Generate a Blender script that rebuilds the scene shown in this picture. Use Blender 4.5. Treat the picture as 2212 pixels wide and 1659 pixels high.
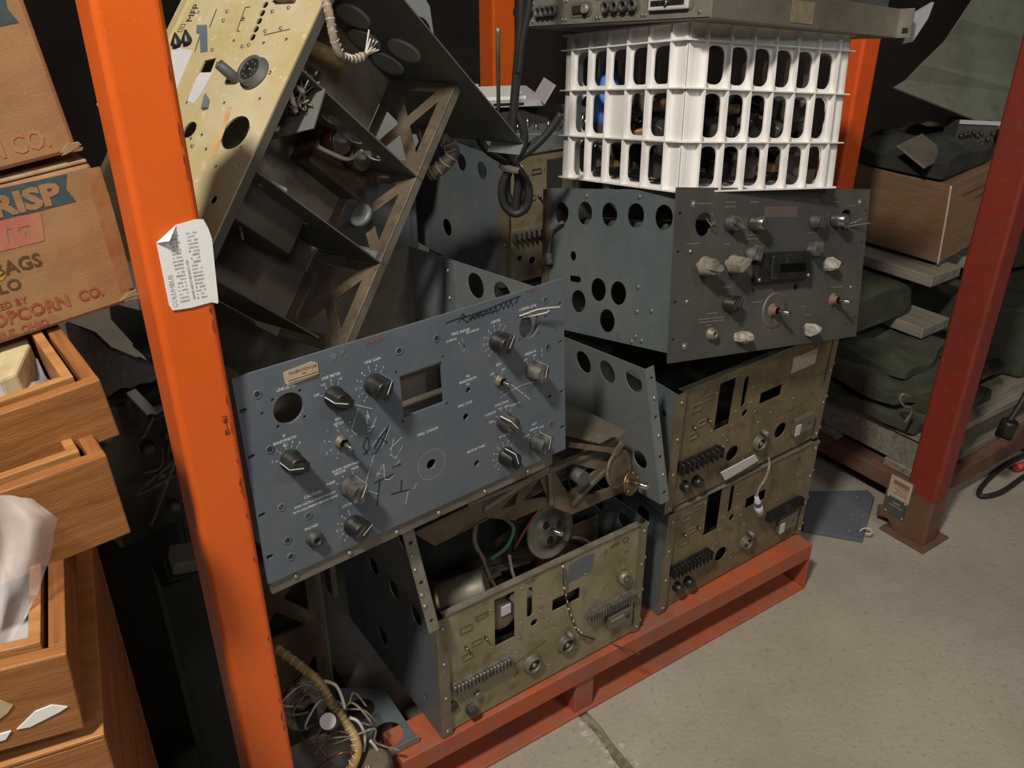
import bpy, bmesh, math, random
import numpy as np
from mathutils import Vector, Matrix, Euler, noise
from mathutils.geometry import delaunay_2d_cdt
for o in list(bpy.data.objects): bpy.data.objects.remove(o)
scene = bpy.context.scene
COL = scene.collection
rnd = random.Random(7)

# ---------------------------------------------------------------- camera
CAM_H = 1.3387; PITCH = math.radians(28.15); FPX = 1900.0; IW, IH = 2212, 1659
cam = bpy.data.cameras.new('camera'); cam_ob = bpy.data.objects.new('camera', cam); COL.objects.link(cam_ob)
cam.sensor_width = 36.0; cam.sensor_fit = 'HORIZONTAL'; cam.lens = 36.0*FPX/IW; cam.clip_start = .05; cam.clip_end = 60
cam_ob.location = (0, 0, CAM_H); cam_ob.rotation_euler = (math.pi/2-PITCH, 0, 0)
scene.camera = cam_ob
# ---------------------------------------------------------------- world and lamps
world = bpy.data.worlds.new('warehouse_dim'); scene.world = world; world.use_nodes = True
world.node_tree.nodes['Background'].inputs[0].default_value = (.85, .9, 1, 1)
world.node_tree.nodes['Background'].inputs[1].default_value = .019
def area(name, loc, target, size, power, col=(1, 1, 1), sy=None):
    l = bpy.data.lights.new(name, 'AREA'); l.energy = power; l.color = col; l.size = size
    if sy: l.shape = 'RECTANGLE'; l.size_y = sy
    else: l.shape = 'DISK'
    o = bpy.data.objects.new(name, l); COL.objects.link(o); o.location = loc
    o.rotation_euler = (Vector(target)-Vector(loc)).to_track_quat('-Z', 'Y').to_euler(); return o
area('ceiling_lamp', (-.62, -.46, 3.0), (.1, 1.1, .5), .26, 80, (1, .93, .82))
area('right_fill_light', (2.2, -.6, 3.4), (1.6, 1.2, 0), .5, 22, (1, .92, .82))  # added fill from the right, no fitting known there
area('rear_fill_light', (.6, -3.0, 3.4), (0, 1.2, .6), 1.6, 26, (.95, .97, 1), .4)  # added broad fill from behind the camera for the upright faces
scene.view_settings.view_transform = 'Standard'; scene.view_settings.look = 'None'
scene.view_settings.gamma = 1; scene.view_settings.use_curve_mapping = False
scene.view_settings.exposure = 0.0

# ---------------------------------------------------------------- helpers: measuring
_F = Vector((0, math.cos(PITCH), -math.sin(PITCH))); _U = Vector((0, math.sin(PITCH), math.cos(PITCH))); _R = Vector((1, 0, 0))
EYE = Vector((0, 0, CAM_H))
def ray(px, py): return _R*((px-1106)/FPX)+_U*((829.5-py)/FPX)+_F
def at_z(px, py, z): r = ray(px, py); return EYE+r*((z-CAM_H)/r.z)
def at_y(px, py, y): r = ray(px, py); return EYE+r*(y/r.y)
def mat4(R, t):
    m = Matrix(R).to_4x4(); m.translation = Vector(t); return m
def on(M, px, py, axis, val):
    """where the line of sight meets the plane local[axis]=val of frame M, in local coordinates"""
    Mi = M.inverted(); o = Mi @ EYE; d = Mi.to_3x3() @ ray(px, py)
    return o+d*((val-o[axis])/d[axis])
def frame(t, yaw, roll=0, pitch=0):
    return Matrix.Translation(Vector(t)) @ Matrix.Rotation(math.radians(yaw), 4, 'Z') @ Matrix.Rotation(math.radians(-roll), 4, 'Y') @ Matrix.Rotation(math.radians(pitch), 4, 'X')
# ---------------------------------------------------------------- helpers: mesh
class MB:
    def __init__(s): s.v = []; s.f = []; s.sm = []
    def add(s, vs, fs, smooth=False):
        n = len(s.v); s.v += [tuple(p) for p in vs]
        for f in fs: s.f.append(tuple(i+n for i in f)); s.sm.append(smooth)
        return s
    def box(s, x0, x1, y0, y1, z0, z1, M=None):
        vs = [Vector(p) for p in ((x0,y0,z0),(x1,y0,z0),(x1,y1,z0),(x0,y1,z0),(x0,y0,z1),(x1,y0,z1),(x1,y1,z1),(x0,y1,z1))]
        if M: vs = [M @ p for p in vs]
        return s.add(vs, [(0,3,2,1),(4,5,6,7),(0,1,5,4),(1,2,6,5),(2,3,7,6),(3,0,4,7)])
    def bar(s, a, b, w, t, up=(0, 0, 1)):
        a = Vector(a); b = Vector(b); d = (b-a).normalized(); u = Vector(up); sx = d.cross(u)
        if sx.length < 1e-4: sx = d.cross(Vector((1, 0, 0)))
        sx.normalize(); u = sx.cross(d); vs = []
        for p in (a, b):
            for i, j in ((-1,-1),(1,-1),(1,1),(-1,1)): vs.append(p+sx*(i*w/2)+u*(j*t/2))
        return s.add(vs, [(0,3,2,1),(4,5,6,7),(0,1,5,4),(1,2,6,5),(2,3,7,6),(3,0,4,7)])
    def lathe(s, prof, o, ax, n=20, caps=True):
        o = Vector(o); ax = Vector(ax).normalized(); u = ax.orthogonal().normalized(); w = ax.cross(u); vs = []
        for h, r in prof:
            for i in range(n):
                a = 2*math.pi*i/n; vs.append(o+ax*h+(u*math.cos(a)+w*math.sin(a))*r)
        fs = [(k*n+i, k*n+(i+1) % n, (k+1)*n+(i+1) % n, (k+1)*n+i) for k in range(len(prof)-1) for i in range(n)]
        base = len(s.v); s.add(vs, fs, True)
        if caps:
            s.f.append(tuple(base+i for i in reversed(range(n)))); s.sm.append(False)
            e = base+(len(prof)-1)*n; s.f.append(tuple(e+i for i in range(n))); s.sm.append(False)
        return s
    def cyl(s, a, b, r, r2=None, n=16):
        a = Vector(a); b = Vector(b); return s.lathe([(0, r), ((b-a).length, r if r2 is None else r2)], a, b-a, n)
    def tube(s, pts, r, n=7, res=6):
        P = [Vector(p) for p in pts]; Q = []
        if len(P) > 2 and res > 1:
            for i in range(len(P)-1):
                a = P[max(i-1, 0)]; b = P[i]; c = P[i+1]; d = P[min(i+2, len(P)-1)]
                for k in range(res):
                    t = k/res; Q.append(.5*((2*b)+(c-a)*t+(2*a-5*b+4*c-d)*t*t+(3*b-a-3*c+d)*t**3))
            Q.append(P[-1])
        else: Q = P
        vs = []; u = None
        for i, p in enumerate(Q):
            d = (Q[min(i+1, len(Q)-1)]-Q[max(i-1, 0)]).normalized()
            if u is None: u = d.orthogonal().normalized()
            else:
                u = u-d*u.dot(d)
                u = u.normalized() if u.length > 1e-6 else d.orthogonal().normalized()
            w = d.cross(u)
            for k in range(n):
                a = 2*math.pi*k/n; vs.append(p+(u*math.cos(a)+w*math.sin(a))*r)
        m = len(Q); fs = [(i*n+k, i*n+(k+1) % n, (i+1)*n+(k+1) % n, (i+1)*n+k) for i in range(m-1) for k in range(n)]
        s.add(vs, fs, True); b0 = len(s.v)-len(vs)
        s.f.append(tuple(b0+k for k in reversed(range(n)))); s.sm.append(False)
        s.f.append(tuple(b0+(m-1)*n+k for k in range(n))); s.sm.append(False)
        return s
    def plate(s, outline, holes, w0, w1, mp='xz', M=None):
        """flat sheet with real holes: outline and holes are lists of 2-D points"""
        loops = [outline]+list(holes); pts = []; ed = []
        for L in loops:
            b = len(pts); pts += [Vector(p[:2]) for p in L]; ed += [(b+i, b+(i+1) % len(L)) for i in range(len(L))]
        ov, oe, of, _, _, _ = delaunay_2d_cdt(pts, ed, [], 0, 1e-7)
        def inside(p, L):
            c = False; j = len(L)-1
            for i in range(len(L)):
                if (L[i][1] > p[1]) != (L[j][1] > p[1]) and p[0] < (L[j][0]-L[i][0])*(p[1]-L[i][1])/(L[j][1]-L[i][1])+L[i][0]: c = not c
                j = i
            return c
        mpf = {'xz': lambda u, v, w: (u, w, v), 'yz': lambda u, v, w: (w, u, v), 'xy': lambda u, v, w: (u, v, w)}[mp]
        V = []
        for w in (w0, w1): V += [Vector(mpf(p[0], p[1], w)) for p in ov]
        n = len(ov); fs = []; cnt = {}
        for t in of:
            c = sum((ov[i] for i in t), Vector((0, 0)))/len(t)
            if not inside(c, outline) or any(inside(c, H) for H in holes): continue
            fs.append(tuple(t)); fs.append(tuple(i+n for i in reversed(t)))
            for i in range(len(t)):
                a, b = t[i], t[(i+1) % len(t)]; k = (min(a, b), max(a, b)); cnt[k] = cnt.get(k, [])+[(a, b)]
        for k, l in cnt.items():
            if len(l) == 1: a, b = l[0]; fs.append((b, a, a+n, b+n))
        if M: V = [M @ p for p in V]
        return s.add(V, fs)
    def build(s, name, mat, parent=None, bevel=0, loc=None, sub=0):
        me = bpy.data.meshes.new(name); me.from_pydata(s.v, [], s.f)
        bm = bmesh.new(); bm.from_mesh(me); bmesh.ops.recalc_face_normals(bm, faces=bm.faces); bm.to_mesh(me); bm.free()
        me.polygons.foreach_set('use_smooth', s.sm); me.materials.append(mat); me.update()
        o = bpy.data.objects.new(name, me); COL.objects.link(o); o.parent = parent
        if loc: o.location = loc
        if bevel:
            b = o.modifiers.new('bevel', 'BEVEL'); b.width = bevel; b.segments = 2; b.limit_method = 'ANGLE'; b.angle_limit = math.radians(50)
        if sub:
            b = o.modifiers.new('sub', 'SUBSURF'); b.levels = b.render_levels = sub
        return o
def circ(x, z, r, n=20, rz=None): return [(x+r*math.cos(2*math.pi*i/n), z+(rz or r)*math.sin(2*math.pi*i/n)) for i in range(n)]
def rect(x0, x1, z0, z1): return [(x0,z0),(x1,z0),(x1,z1),(x0,z1)]
def stad(x0, x1, z0, z1, n=6):
    w, h = x1-x0, z1-z0; r = min(w, h)/2; out = []
    cs = [(x1-r, z1-r, 0), (x0+r, z1-r, 90), (x0+r, z0+r, 180), (x1-r, z0+r, 270)]
    for cx, cz, a in cs:
        for i in range(n+1):
            t = math.radians(a+90*i/n); p = (cx+r*math.cos(t), cz+r*math.sin(t))
            if not out or (abs(p[0]-out[-1][0])+abs(p[1]-out[-1][1])) > 1e-6: out.append(p)
    if abs(out[0][0]-out[-1][0])+abs(out[0][1]-out[-1][1]) < 1e-6: out.pop()
    return out
def rrect(x0, x1, z0, z1, r, n=4):
    out = []
    for cx, cz, a in ((x1-r, z1-r, 0), (x0+r, z1-r, 90), (x0+r, z0+r, 180), (x1-r, z0+r, 270)):
        for i in range(n+1): t = math.radians(a+90*i/n); out.append((cx+r*math.cos(t), cz+r*math.sin(t)))
    return out
def thing(name, label, cat, M=None, group=None):
    o = bpy.data.objects.new(name, None); o.empty_display_size = .05; COL.objects.link(o)
    if M is not None: o.matrix_world = M
    return tag(o, label, cat, group)
def tag(o, label, cat, group=None, kind=None):
    o['label'] = label; o['category'] = cat
    if group: o['group'] = group
    if kind: o['kind'] = kind
    return o
def struct(o): o['kind'] = 'structure'; return o
def again(o, loc, parent=None, rot=None):
    c = o.copy(); COL.objects.link(c); c.parent = parent if parent else o.parent; c.location = loc
    if rot: c.rotation_euler = rot
    return c
_fonts = {}
def text_into(mb, s, x, z, size, y=-.0004, align='CENTER', rot=0, sx=.9, bold=0, mp=None):
    """letters as flat print, x right and z up"""
    cu = bpy.data.curves.new('t', 'FONT'); cu.body = s; cu.size = size; cu.align_x = align; cu.align_y = 'CENTER'; cu.offset = bold*size; cu.resolution_u = 2
    ob = bpy.data.objects.new('t', cu); me = bpy.data.meshes.new_from_object(ob)
    ca, sa = math.cos(rot), math.sin(rot); vs = []
    for v in me.vertices:
        a, b = v.co.x*sx, v.co.y; p = (x+a*ca-b*sa, y, z+a*sa+b*ca); vs.append(mp(p) if mp else p)
    mb.add(vs, [tuple(p.vertices) for p in me.polygons])
    bpy.data.objects.remove(ob); bpy.data.curves.remove(cu); bpy.data.meshes.remove(me)
def ribbon(mb, pts, w, y=-.0005, closed=False):
    P = [Vector((p[0], p[1])) for p in pts]
    for i in range(len(P)-1):
        d = (P[i+1]-P[i])
        if d.length < 1e-6: continue
        d.normalize(); n = Vector((-d.y, d.x))*w/2; a = P[i]-d*w*.3; b = P[i+1]+d*w*.3
        yy = y-i*.000004
        mb.add([(a.x+n.x, yy, a.y+n.y), (b.x+n.x, yy, b.y+n.y), (b.x-n.x, yy, b.y-n.y), (a.x-n.x, yy, a.y-n.y)], [(0, 1, 2, 3)])
# ---------------------------------------------------------------- helpers: materials
def mat(name, base, rough=.6, metal=0., c2=None, sc=6., lo=.42, hi=.62, c3=None, sc3=40., lo3=.55, hi3=.75, bump=.0, bsc=120., stretch=(1, 1, 1), alpha=1., spec=.5, trans=0., a3=.85):
    m = bpy.data.materials.new(name); m.use_nodes = True; nt = m.node_tree; N = nt.nodes; L = nt.links
    b = N['Principled BSDF']; b.inputs['Roughness'].default_value = rough; b.inputs['Metallic'].default_value = metal
    b.inputs['Base Color'].default_value = (*base, 1); b.inputs['Specular IOR Level'].default_value = spec
    if alpha < 1: b.inputs['Alpha'].default_value = alpha
    if trans: b.inputs['Transmission Weight'].default_value = trans
    tc = N.new('ShaderNodeTexCoord'); mp = N.new('ShaderNodeMapping'); mp.inputs['Scale'].default_value = stretch
    L.new(tc.outputs['Object'], mp.inputs['Vector']); last = None
    def layer(prev, col, scale, a, z, det, amt=1.):
        n = N.new('ShaderNodeTexNoise'); n.inputs['Scale'].default_value = scale; n.inputs['Detail'].default_value = det; n.inputs['Roughness'].default_value = .65
        L.new(mp.outputs[0], n.inputs['Vector']); r = N.new('ShaderNodeMapRange'); r.inputs[1].default_value = a; r.inputs[2].default_value = z; r.inputs[4].default_value = amt
        L.new(n.outputs['Fac'], r.inputs[0]); x = N.new('ShaderNodeMix'); x.data_type = 'RGBA'
        L.new(r.outputs[0], x.inputs[0]); x.inputs[7].default_value = (*col, 1)
        if prev is None: x.inputs[6].default_value = (*base, 1)
        else: L.new(prev, x.inputs[6])
        return x.outputs[2]
    if c2: last = layer(last, c2, sc, lo, hi, 6)
    if c3: last = layer(last, c3, sc3, lo3, hi3, 4, a3)
    if last is not None: L.new(last, b.inputs['Base Color'])
    if bump:
        n = N.new('ShaderNodeTexNoise'); n.inputs['Scale'].default_value = bsc; n.inputs['Detail'].default_value = 5; L.new(mp.outputs[0], n.inputs['Vector'])
        bp = N.new('ShaderNodeBump'); bp.inputs['Strength'].default_value = bump; bp.inputs['Distance'].default_value = .004
        L.new(n.outputs['Fac'], bp.inputs['Height']); L.new(bp.outputs[0], b.inputs['Normal'])
    return m
def wood_mat(name, base, dark, axis=0, sc=9.):
    st = [14, 14, 14]; st[axis] = .9
    m = mat(name, base, .5, 0, dark, sc*.62, .40, .66, tuple(c*.55 for c in dark), 2.2, .56, .74, .25, 60, tuple(s for s in st), a3=.6)
    return m
m_blue = mat('blue_grey_panel_paint', (.092, .112, .138), .55, 0, (.122, .136, .152), 9, .4, .7, (.15, .155, .16), 90, .6, .8, .06, 400, a3=.5)
m_white = mat('white_legend_ink', (.72, .74, .74), .6)
m_chalk = mat('chalk_scribble', (.5, .52, .53), .8, 0, (.16, .18, .2), 160, .5, .62)
m_ink = mat('black_marker', (.012, .014, .018), .6)
m_redmark = mat('red_crayon', (.26, .06, .035), .7, 0, (.11, .12, .15), 220, .45, .6)
m_black = mat('black_bakelite', (.014, .014, .014), .38, 0, (.05, .048, .042), 40, .52, .75)
m_dustyknob = mat('dusty_black_bakelite', (.03, .03, .027), .6, 0, (.13, .12, .10), 45, .45, .7)
m_chrome = mat('bright_chrome', (.55, .53, .48), .25, 1.)
m_brass = mat('tarnished_brass', (.36, .26, .12), .42, 1., (.2, .15, .09), 60, .45, .65)
m_dpanel = mat('dark_dusty_panel_paint', (.050, .050, .046), .62, 0, (.085, .079, .065), 7, .4, .68, (.14, .13, .11), 130, .62, .8, .06, 400, a3=.5)
m_faint = mat('faded_legend', (.20, .18, .13), .8)
m_steel = mat('grey_painted_side_steel', (.155, .175, .18), .5, .25, (.19, .2, .195), 5, .42, .66, (.10, .105, .1), 60, .6, .8, .05, 300)
m_bsteel = mat('blue_grey_side_steel', (.115, .142, .152), .5, .25, (.16, .18, .18), 5, .42, .66, (.09, .09, .085), 60, .6, .8, .05, 300)
m_tan = mat('dull_brown_aluminium', (.20, .18, .145), .5, .35, (.13, .115, .085), 6, .42, .64, (.26, .24, .2), 50, .6, .8, .08, 200)
m_brown = mat('rusty_brown_steel', (.105, .078, .05), .6, .35, (.17, .13, .085), 14, .42, .64, (.055, .035, .02), 50, .55, .75, .1, 200)
m_olive = mat('yellow_chromate_panel', (.27, .235, .145), .6, .15, (.21, .175, .085), 9, .42, .6, (.115, .085, .042), 22, .54, .70, .08, 260, a3=.75)
m_yellow = mat('lit_chromate_panel', (.46, .38, .19), .5, .15, (.52, .45, .29), 9, .42, .62, (.66, .62, .5), 75, .60, .70, .05, 260)  # same chromate as the dusty panels, lightened for its direct lamplight
m_flange = mat('worn_edge_aluminium', (.26, .245, .20), .48, .4, (.17, .15, .11), 12, .42, .62, (.36, .34, .29), 60, .6, .75)
m_bflange = mat('brown_worn_flange', (.20, .165, .105), .5, .3, (.13, .105, .065), 12, .42, .62, (.32, .29, .22), 60, .62, .76)
m_screw = mat('screw_steel', (.42, .40, .35), .4, .8)
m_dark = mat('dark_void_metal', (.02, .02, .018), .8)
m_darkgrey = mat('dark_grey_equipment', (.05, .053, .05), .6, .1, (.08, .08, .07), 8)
m_orange = mat('orange_rack_paint', (.74, .125, .012), .42, 0, (.66, .105, .012), 5, .4, .66, (.42, .06, .015), 110, .66, .8, .05, 300, a3=.45)
m_edgewear = mat('chipped_orange_edge', (.30, .07, .02), .6, 0, (.08, .03, .02), 60, .45, .6)
m_pallet = mat('dusty_orange_pallet', (.42, .085, .028), .6, 0, (.27, .085, .045), 6, .40, .62, (.22, .135, .095), 26, .48, .72, .06, 300, a3=.7)
m_red = mat('red_rack_paint', (.225, .026, .014), .5, 0, (.165, .03, .018), 6, .42, .66, (.15, .07, .04), 45, .56, .75, .06, 300)
m_rust = mat('rusty_red_frame', (.12, .055, .035), .7, 0, (.18, .085, .05), 10, .4, .66, (.09, .07, .055), 40, .5, .7, .1, 200)
m_card = mat('aged_cardboard', (.34, .20, .088), .8, 0, (.27, .145, .058), 7, .40, .64, (.20, .10, .04), 34, .55, .75, .08, 220, (1, 1, 2.2), a3=.5)
m_cardtop = mat('cardboard_flap_edge', (.33, .23, .13), .85, 0, (.24, .15, .07), 40)
m_inkblue = mat('blue_carton_print', (.035, .075, .088), .8, 0, (.09, .10, .08), 60, .5, .8)
m_inkred = mat('faded_red_carton_print', (.30, .055, .03), .8, 0, (.36, .15, .07), 90, .42, .72)
m_inkpink = mat('pink_carton_print', (.42, .12, .09), .85, 0, (.40, .21, .11), 30, .4, .62)
m_inkblk = mat('dark_carton_print', (.085, .055, .025), .85)
m_wood = wood_mat('varnished_pine', (.36, .150, .042), (.21, .070, .018), 0)
m_woodside = wood_mat('varnished_pine_side', (.32, .13, .038), (.18, .06, .016), 1)
m_woodedge = wood_mat('pale_pine_edge', (.46, .22, .075), (.33, .14, .04), 0, 7)
m_grey_wood = wood_mat('weathered_plank', (.27, .25, .20), (.17, .15, .115), 0)
m_paper = mat('white_sticker_paper', (.82, .82, .80), .7)
m_print = mat('grey_sticker_print', (.36, .36, .37), .8, 0, (.62, .62, .62), 300, .45, .62)
m_tanlabel = mat('aged_tan_sticker', (.46, .38, .27), .8, 0, (.40, .31, .21), 80)
m_plastic = mat('white_crate_plastic', (.80, .78, .76), .5, 0, (.70, .67, .63), 10, .45, .7, (.4, .34, .28), 60, .68, .85, a3=.4)
m_clear = mat('clear_plastic_film', (.80, .75, .73), .35, 0, alpha=.30, spec=.4)
m_rubber = mat('black_cable_rubber', (.018, .018, .018), .55)
m_loom = mat('laced_wire_loom', (.19, .15, .10), .75, 0, (.30, .26, .21), 90, .45, .62, (.14, .08, .06), 120, .5, .7)
m_lace = mat('white_lacing_cord', (.55, .5, .42), .8)
m_yellowloom = mat('yellow_varnished_sleeve', (.40, .27, .09), .5, 0, (.28, .17, .06), 60)
m_copper = mat('copper_winding', (.26, .09, .045), .4, .7)
m_amber = mat('amber_bakelite_can', (.22, .13, .06), .4, .3, (.10, .06, .03), 30)
m_green = mat('green_wire', (.07, .18, .10), .6)
m_canvas = mat('olive_canvas', (.06, .063, .040), .9, 0, (.036, .038, .025), 9, .4, .65, (.095, .095, .066), 30, .6, .8, .3, 90)
m_metalgreen = mat('pale_green_painted_sheet', (.20, .215, .165), .5, .1, (.14, .145, .11), 5, .42, .66, (.09, .09, .07), 30, .62, .8)
m_cloth = mat('grey_cloth', (.36, .32, .33), .9, 0, (.25, .22, .24), 20, bump=.2, bsc=90)
m_foam = mat('yellowed_foam', (.52, .43, .25), .9, 0, (.36, .29, .17), 25)
m_felt = mat('grey_felt_board', (.15, .14, .14), .95, 0, (.24, .22, .22), 120, .45, .7, bump=.4, bsc=150)
m_papergrey = mat('grey_paper', (.48, .46, .47), .8)
m_bluebag = mat('blue_glass', (.10, .22, .65), .3)
# ================================================================ setting
YAW = 34.25
D = Vector((math.cos(math.radians(YAW)), math.sin(math.radians(YAW)), 0)); Nn = Vector((-D.y, D.x, 0))
m_concrete = mat('worn_concrete', (.375, .335, .278), .8, 0, (.295, .262, .212), 3.0, .36, .66, (.20, .175, .145), 75, .56, .70, .35, 110, a3=.6)
m_joint = mat('joint_grit', (.13, .105, .075), .95, 0, (.25, .22, .17), 60, bump=.5, bsc=200)
m_chip = mat('chipped_pale_concrete', (.47, .43, .38), .9, 0, (.33, .29, .24), 50, .45, .65, bump=.4, bsc=160)
fl = bpy.data.objects.new('floor', None); COL.objects.link(fl); struct(fl); fl['label'] = 'worn grey concrete floor with a filled joint'
J0 = at_z(1259.5, 1546, 0); J1 = at_z(1359, 1659, 0); jd = (J0-J1).normalized(); js = Vector((jd.y, -jd.x, 0))
def jag(off, seed, a=.0035):
    r = random.Random(seed); out = []; t = -3.0
    while t < 6: out.append(J1+jd*t+js*(off+r.uniform(-a, a)+(.004*math.sin(t*9)))); t += .035 if -.6 < t < 1.5 else .5
    return out
le = jag(-.011, 1); re_ = jag(.010, 2)
for nm, e, sgn in (('slab', le, -1), ('slab', re_, 1)):
    far = [p+js*sgn*6 for p in (e[-1], e[0])]
    MB().plate([(p.x, p.y) for p in e]+[(p.x, p.y) for p in far], [], -.12, 0, 'xy').build(nm, m_concrete, fl)
MB().plate([(p.x, p.y) for p in jag(-.022, 3, .001)]+[(p.x, p.y) for p in reversed(jag(.022, 4, .001))], [], -.1, -.006, 'xy').build('joint_filler', m_joint, fl)
r = random.Random(5); mb = MB()
for i in range(70):      # spalled pale edge pieces of the joint
    t = r.uniform(-.25, .75); s = r.choice((-1, -1, 1)); c = J1+jd*t+js*(s*(.014+r.uniform(0, .008))); w = r.uniform(.003, .009)
    mb.plate([(c.x+w*math.cos(a)*r.uniform(.6, 1.5), c.y+w*math.sin(a)*r.uniform(.6, 1.5)) for a in (0, 1, 2, 3, 4, 5.2)], [], -.002, .0012+i*.00002, 'xy')
mb.build('chipped_edge', m_chip, fl)
m_wallb = mat('dark_wall', (.028, .021, .018), .9, 0, (.017, .012, .01), 2)
o = struct(MB().box(-5, 6, 5.2, 5.3, 0, 4).build('wall_back', m_wallb)); o['label'] = 'dark far warehouse wall'
o = struct(MB().box(-3.2, -3.1, -1, 5.3, 0, 4).build('wall_left', m_wallb)); o['label'] = 'dark side wall beyond the cartons'

# ---------------------------------------------------------------- rack posts
def post(name, label, corner, w, dep, top, m, m2, group='steel pallet rack posts'):
    M = Matrix.Translation(Vector(corner)) @ Matrix.Rotation(math.radians(YAW), 4, 'Z')
    t = thing(name, label, 'rack post', M, group)
    MB().plate(rrect(0, w, 0, dep, .007, 4), [rrect(.004, w-.004, .004, dep-.004, .004, 3)], .006, top, 'xy').build('upright', m, t)
    MB().plate(rrect(0, w, 0, dep, .007, 4), [], top, top+.002, 'xy').build('post_cap', m, t)
    MB().box(-.02, w+.03, -.015, dep+.03, 0, .006).build('foot_plate', m2, t, .001)
    return t, M
PL, MPL = post('rack_post', 'tall bright orange steel post with a white paper sticker, left foreground', (-.340, .770, 0), .0575, .070, 1.298, m_orange, m_edgewear)  # unseen top cut low to keep its shadow off the upper yellow panel
r = random.Random(9)
for i in range(22):       # chipped paint along the right-hand edge
    z = r.uniform(.3, 1.25); w_ = r.uniform(.0008, .0030)
    MB().plate([(.0520-w_*.6, z+.002), (.0520, z), (.0520, z+r.uniform(.006, .02)), (.0520-w_, z+.006)], [], -.0004-i*1e-6, .0006, 'xz').build('paint_chip', m_edgewear, PL)
px = [(337.9,525),(379.7,486.5),(423.5,474),(439.4,474),(450,493),(458,516),(472,651),(470.5,656),(457,653),(413,665),(373,671),(365,659)]
Q = [on(MPL, a, b, 1, -.0016) for a, b in px]
st = MB().plate([(p.x, p.z) for p in Q], [], -.0016, -.0009, 'xz'); st.build_ = None
sto = st.build('paper_sticker', m_paper, PL); sto['label'] = 'white printed paper sticker with curled corner'
a, b, c = on(MPL, 338, 525, 1, -.002), on(MPL, 380, 487, 1, -.002), on(MPL, 366, 521, 1, -.009)
MB().add([a, b, c, a+Vector((0, .0007, 0)), b+Vector((0, .0007, 0)), c+Vector((0, .0007, 0))], [(0, 1, 2), (3, 5, 4), (0, 3, 4, 1), (1, 4, 5, 2), (2, 5, 3, 0)]).build('curled_corner', m_paper, sto)
mb = MB(); r = random.Random(3)
c = on(MPL, 374, 629, 1, -.002); text_into(mb, 'COLUMBUS', c.x, c.z, .0064, -.0019, rot=math.pi/2-.02, sx=.98)
for (x0, y0), (x1, y1), w in (((375, 509), (400, 649), .0095), ((413, 502), (437, 641), .0100)):
    for i in range(19):
        t = i/18; p = on(MPL, x0+(x1-x0)*t, y0+(y1-y0)*t, 1, -.0019); hh = r.uniform(.0006, .0013); ww = w*r.uniform(.85, 1.05)
        for q in range(5):
            if r.random() < .85: mb.add([(p.x-ww/2+q*ww/5, -.0019, p.z-hh), (p.x-ww/2+(q+.82)*ww/5, -.0019, p.z-hh), (p.x-ww/2+(q+.82)*ww/5, -.0019, p.z+hh*r.uniform(.3, 1)), (p.x-ww/2+q*ww/5, -.0019, p.z+hh*r.uniform(.3, 1))], [(0, 1, 2, 3)])
for i in range(8):
    t = i/7; p = on(MPL, 404+15*t, 566+75*t, 1, -.0019); mb.add([(p.x-.0011, -.0019, p.z-.002), (p.x+.0011, -.0019, p.z-.002), (p.x+.0011, -.0019, p.z+.002), (p.x-.0011, -.0019, p.z+.002)], [(0, 1, 2, 3)])
mb.build('sticker_print', m_print, sto)
mb = MB(); c = on(MPL, 489, 918, 1, -.0006); text_into(mb, '80\u2014461', c.x, c.z, .0078, -.0006, rot=math.pi/2, sx=.9); mb.build('stencil_number', m_ink, PL)
PR, MPR = post('rack_post', 'tall dark red steel post with rusty foot, far right', (.98, 1.669, 0), .056, .074, 2.6, m_red, m_rust)
MB().plate(rrect(-.0012, .0572, -.0012, .0752, .007, 4), [rrect(.0004, .0556, .0004, .0736, .006, 4)], .008, .13, 'xy').build('rusty_sleeve', m_rust, PR)
# bracket with printed plates on the red post, facing left
B0 = MB()
B0.plate([(.07, .0), (.098, .03), (.128, .022), (.131, .05), (.118, .06), (.118, .155), (.05, .155), (.05, 0)], [], -.004, -.001, 'yz').build('foot_bracket', m_rust, PR)
MB().plate(rect(.056, .113, .095, .152), [], -.0055, -.004, 'yz').build('instruction_label', m_tanlabel, PR)
mb = MB()
for i, (z, w) in enumerate(((.140, .042), (.134, .042), (.1275, .03), (.121, .036), (.1145, .03), (.108, .036))):
    mb.box(-.0058, -.0055, .062, .062+w, z-(.0026 if i < 2 else .0009), z+(.0026 if i < 2 else .0009))
mb.build('label_print', mat('faded_red_label_print', (.20, .10, .075), .8), PR)
MB().plate(rect(.058, .113, .045, .093), [], -.0052, -.004, 'yz').build('data_plate', m_darkgrey, PR)
mb = MB(); mb.box(-.0056, -.0052, .066, .103, .071, .0745); mb.box(-.0056, -.0052, .075, .095, .079, .084); mb.build('plate_lines', mat('plate_lettering', (.2, .2, .17), .7), PR)
sc = None
for y, z in ((.063, .05), (.108, .05), (.110, .092), (.063, .092)):
    if sc is None: sc = MB().lathe([(0, .004), (.002, .0035), (.003, .001)], (0, 0, 0), (-1, 0, 0), 10).build('screw', m_screw, PR, loc=(-.0052, y, z))
    else: again(sc, (-.0052, y, z))
P3, _ = post('rack_post', 'orange steel post standing just behind the white crate', (.735, 1.955, 0), .06, .072, 2.4, mat('orange_rack_paint_rear', (.72, .095, .012), .5, 0, (.62, .085, .012), 6, c3=(.12, .04, .015), sc3=60, lo3=.62, hi3=.8), m_rust)
P4, _ = post('rack_post', 'far dim orange post in the dark behind the cables', (-.055, 2.75, 0), .08, .08, 2.4, m_orange, m_rust)

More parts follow.
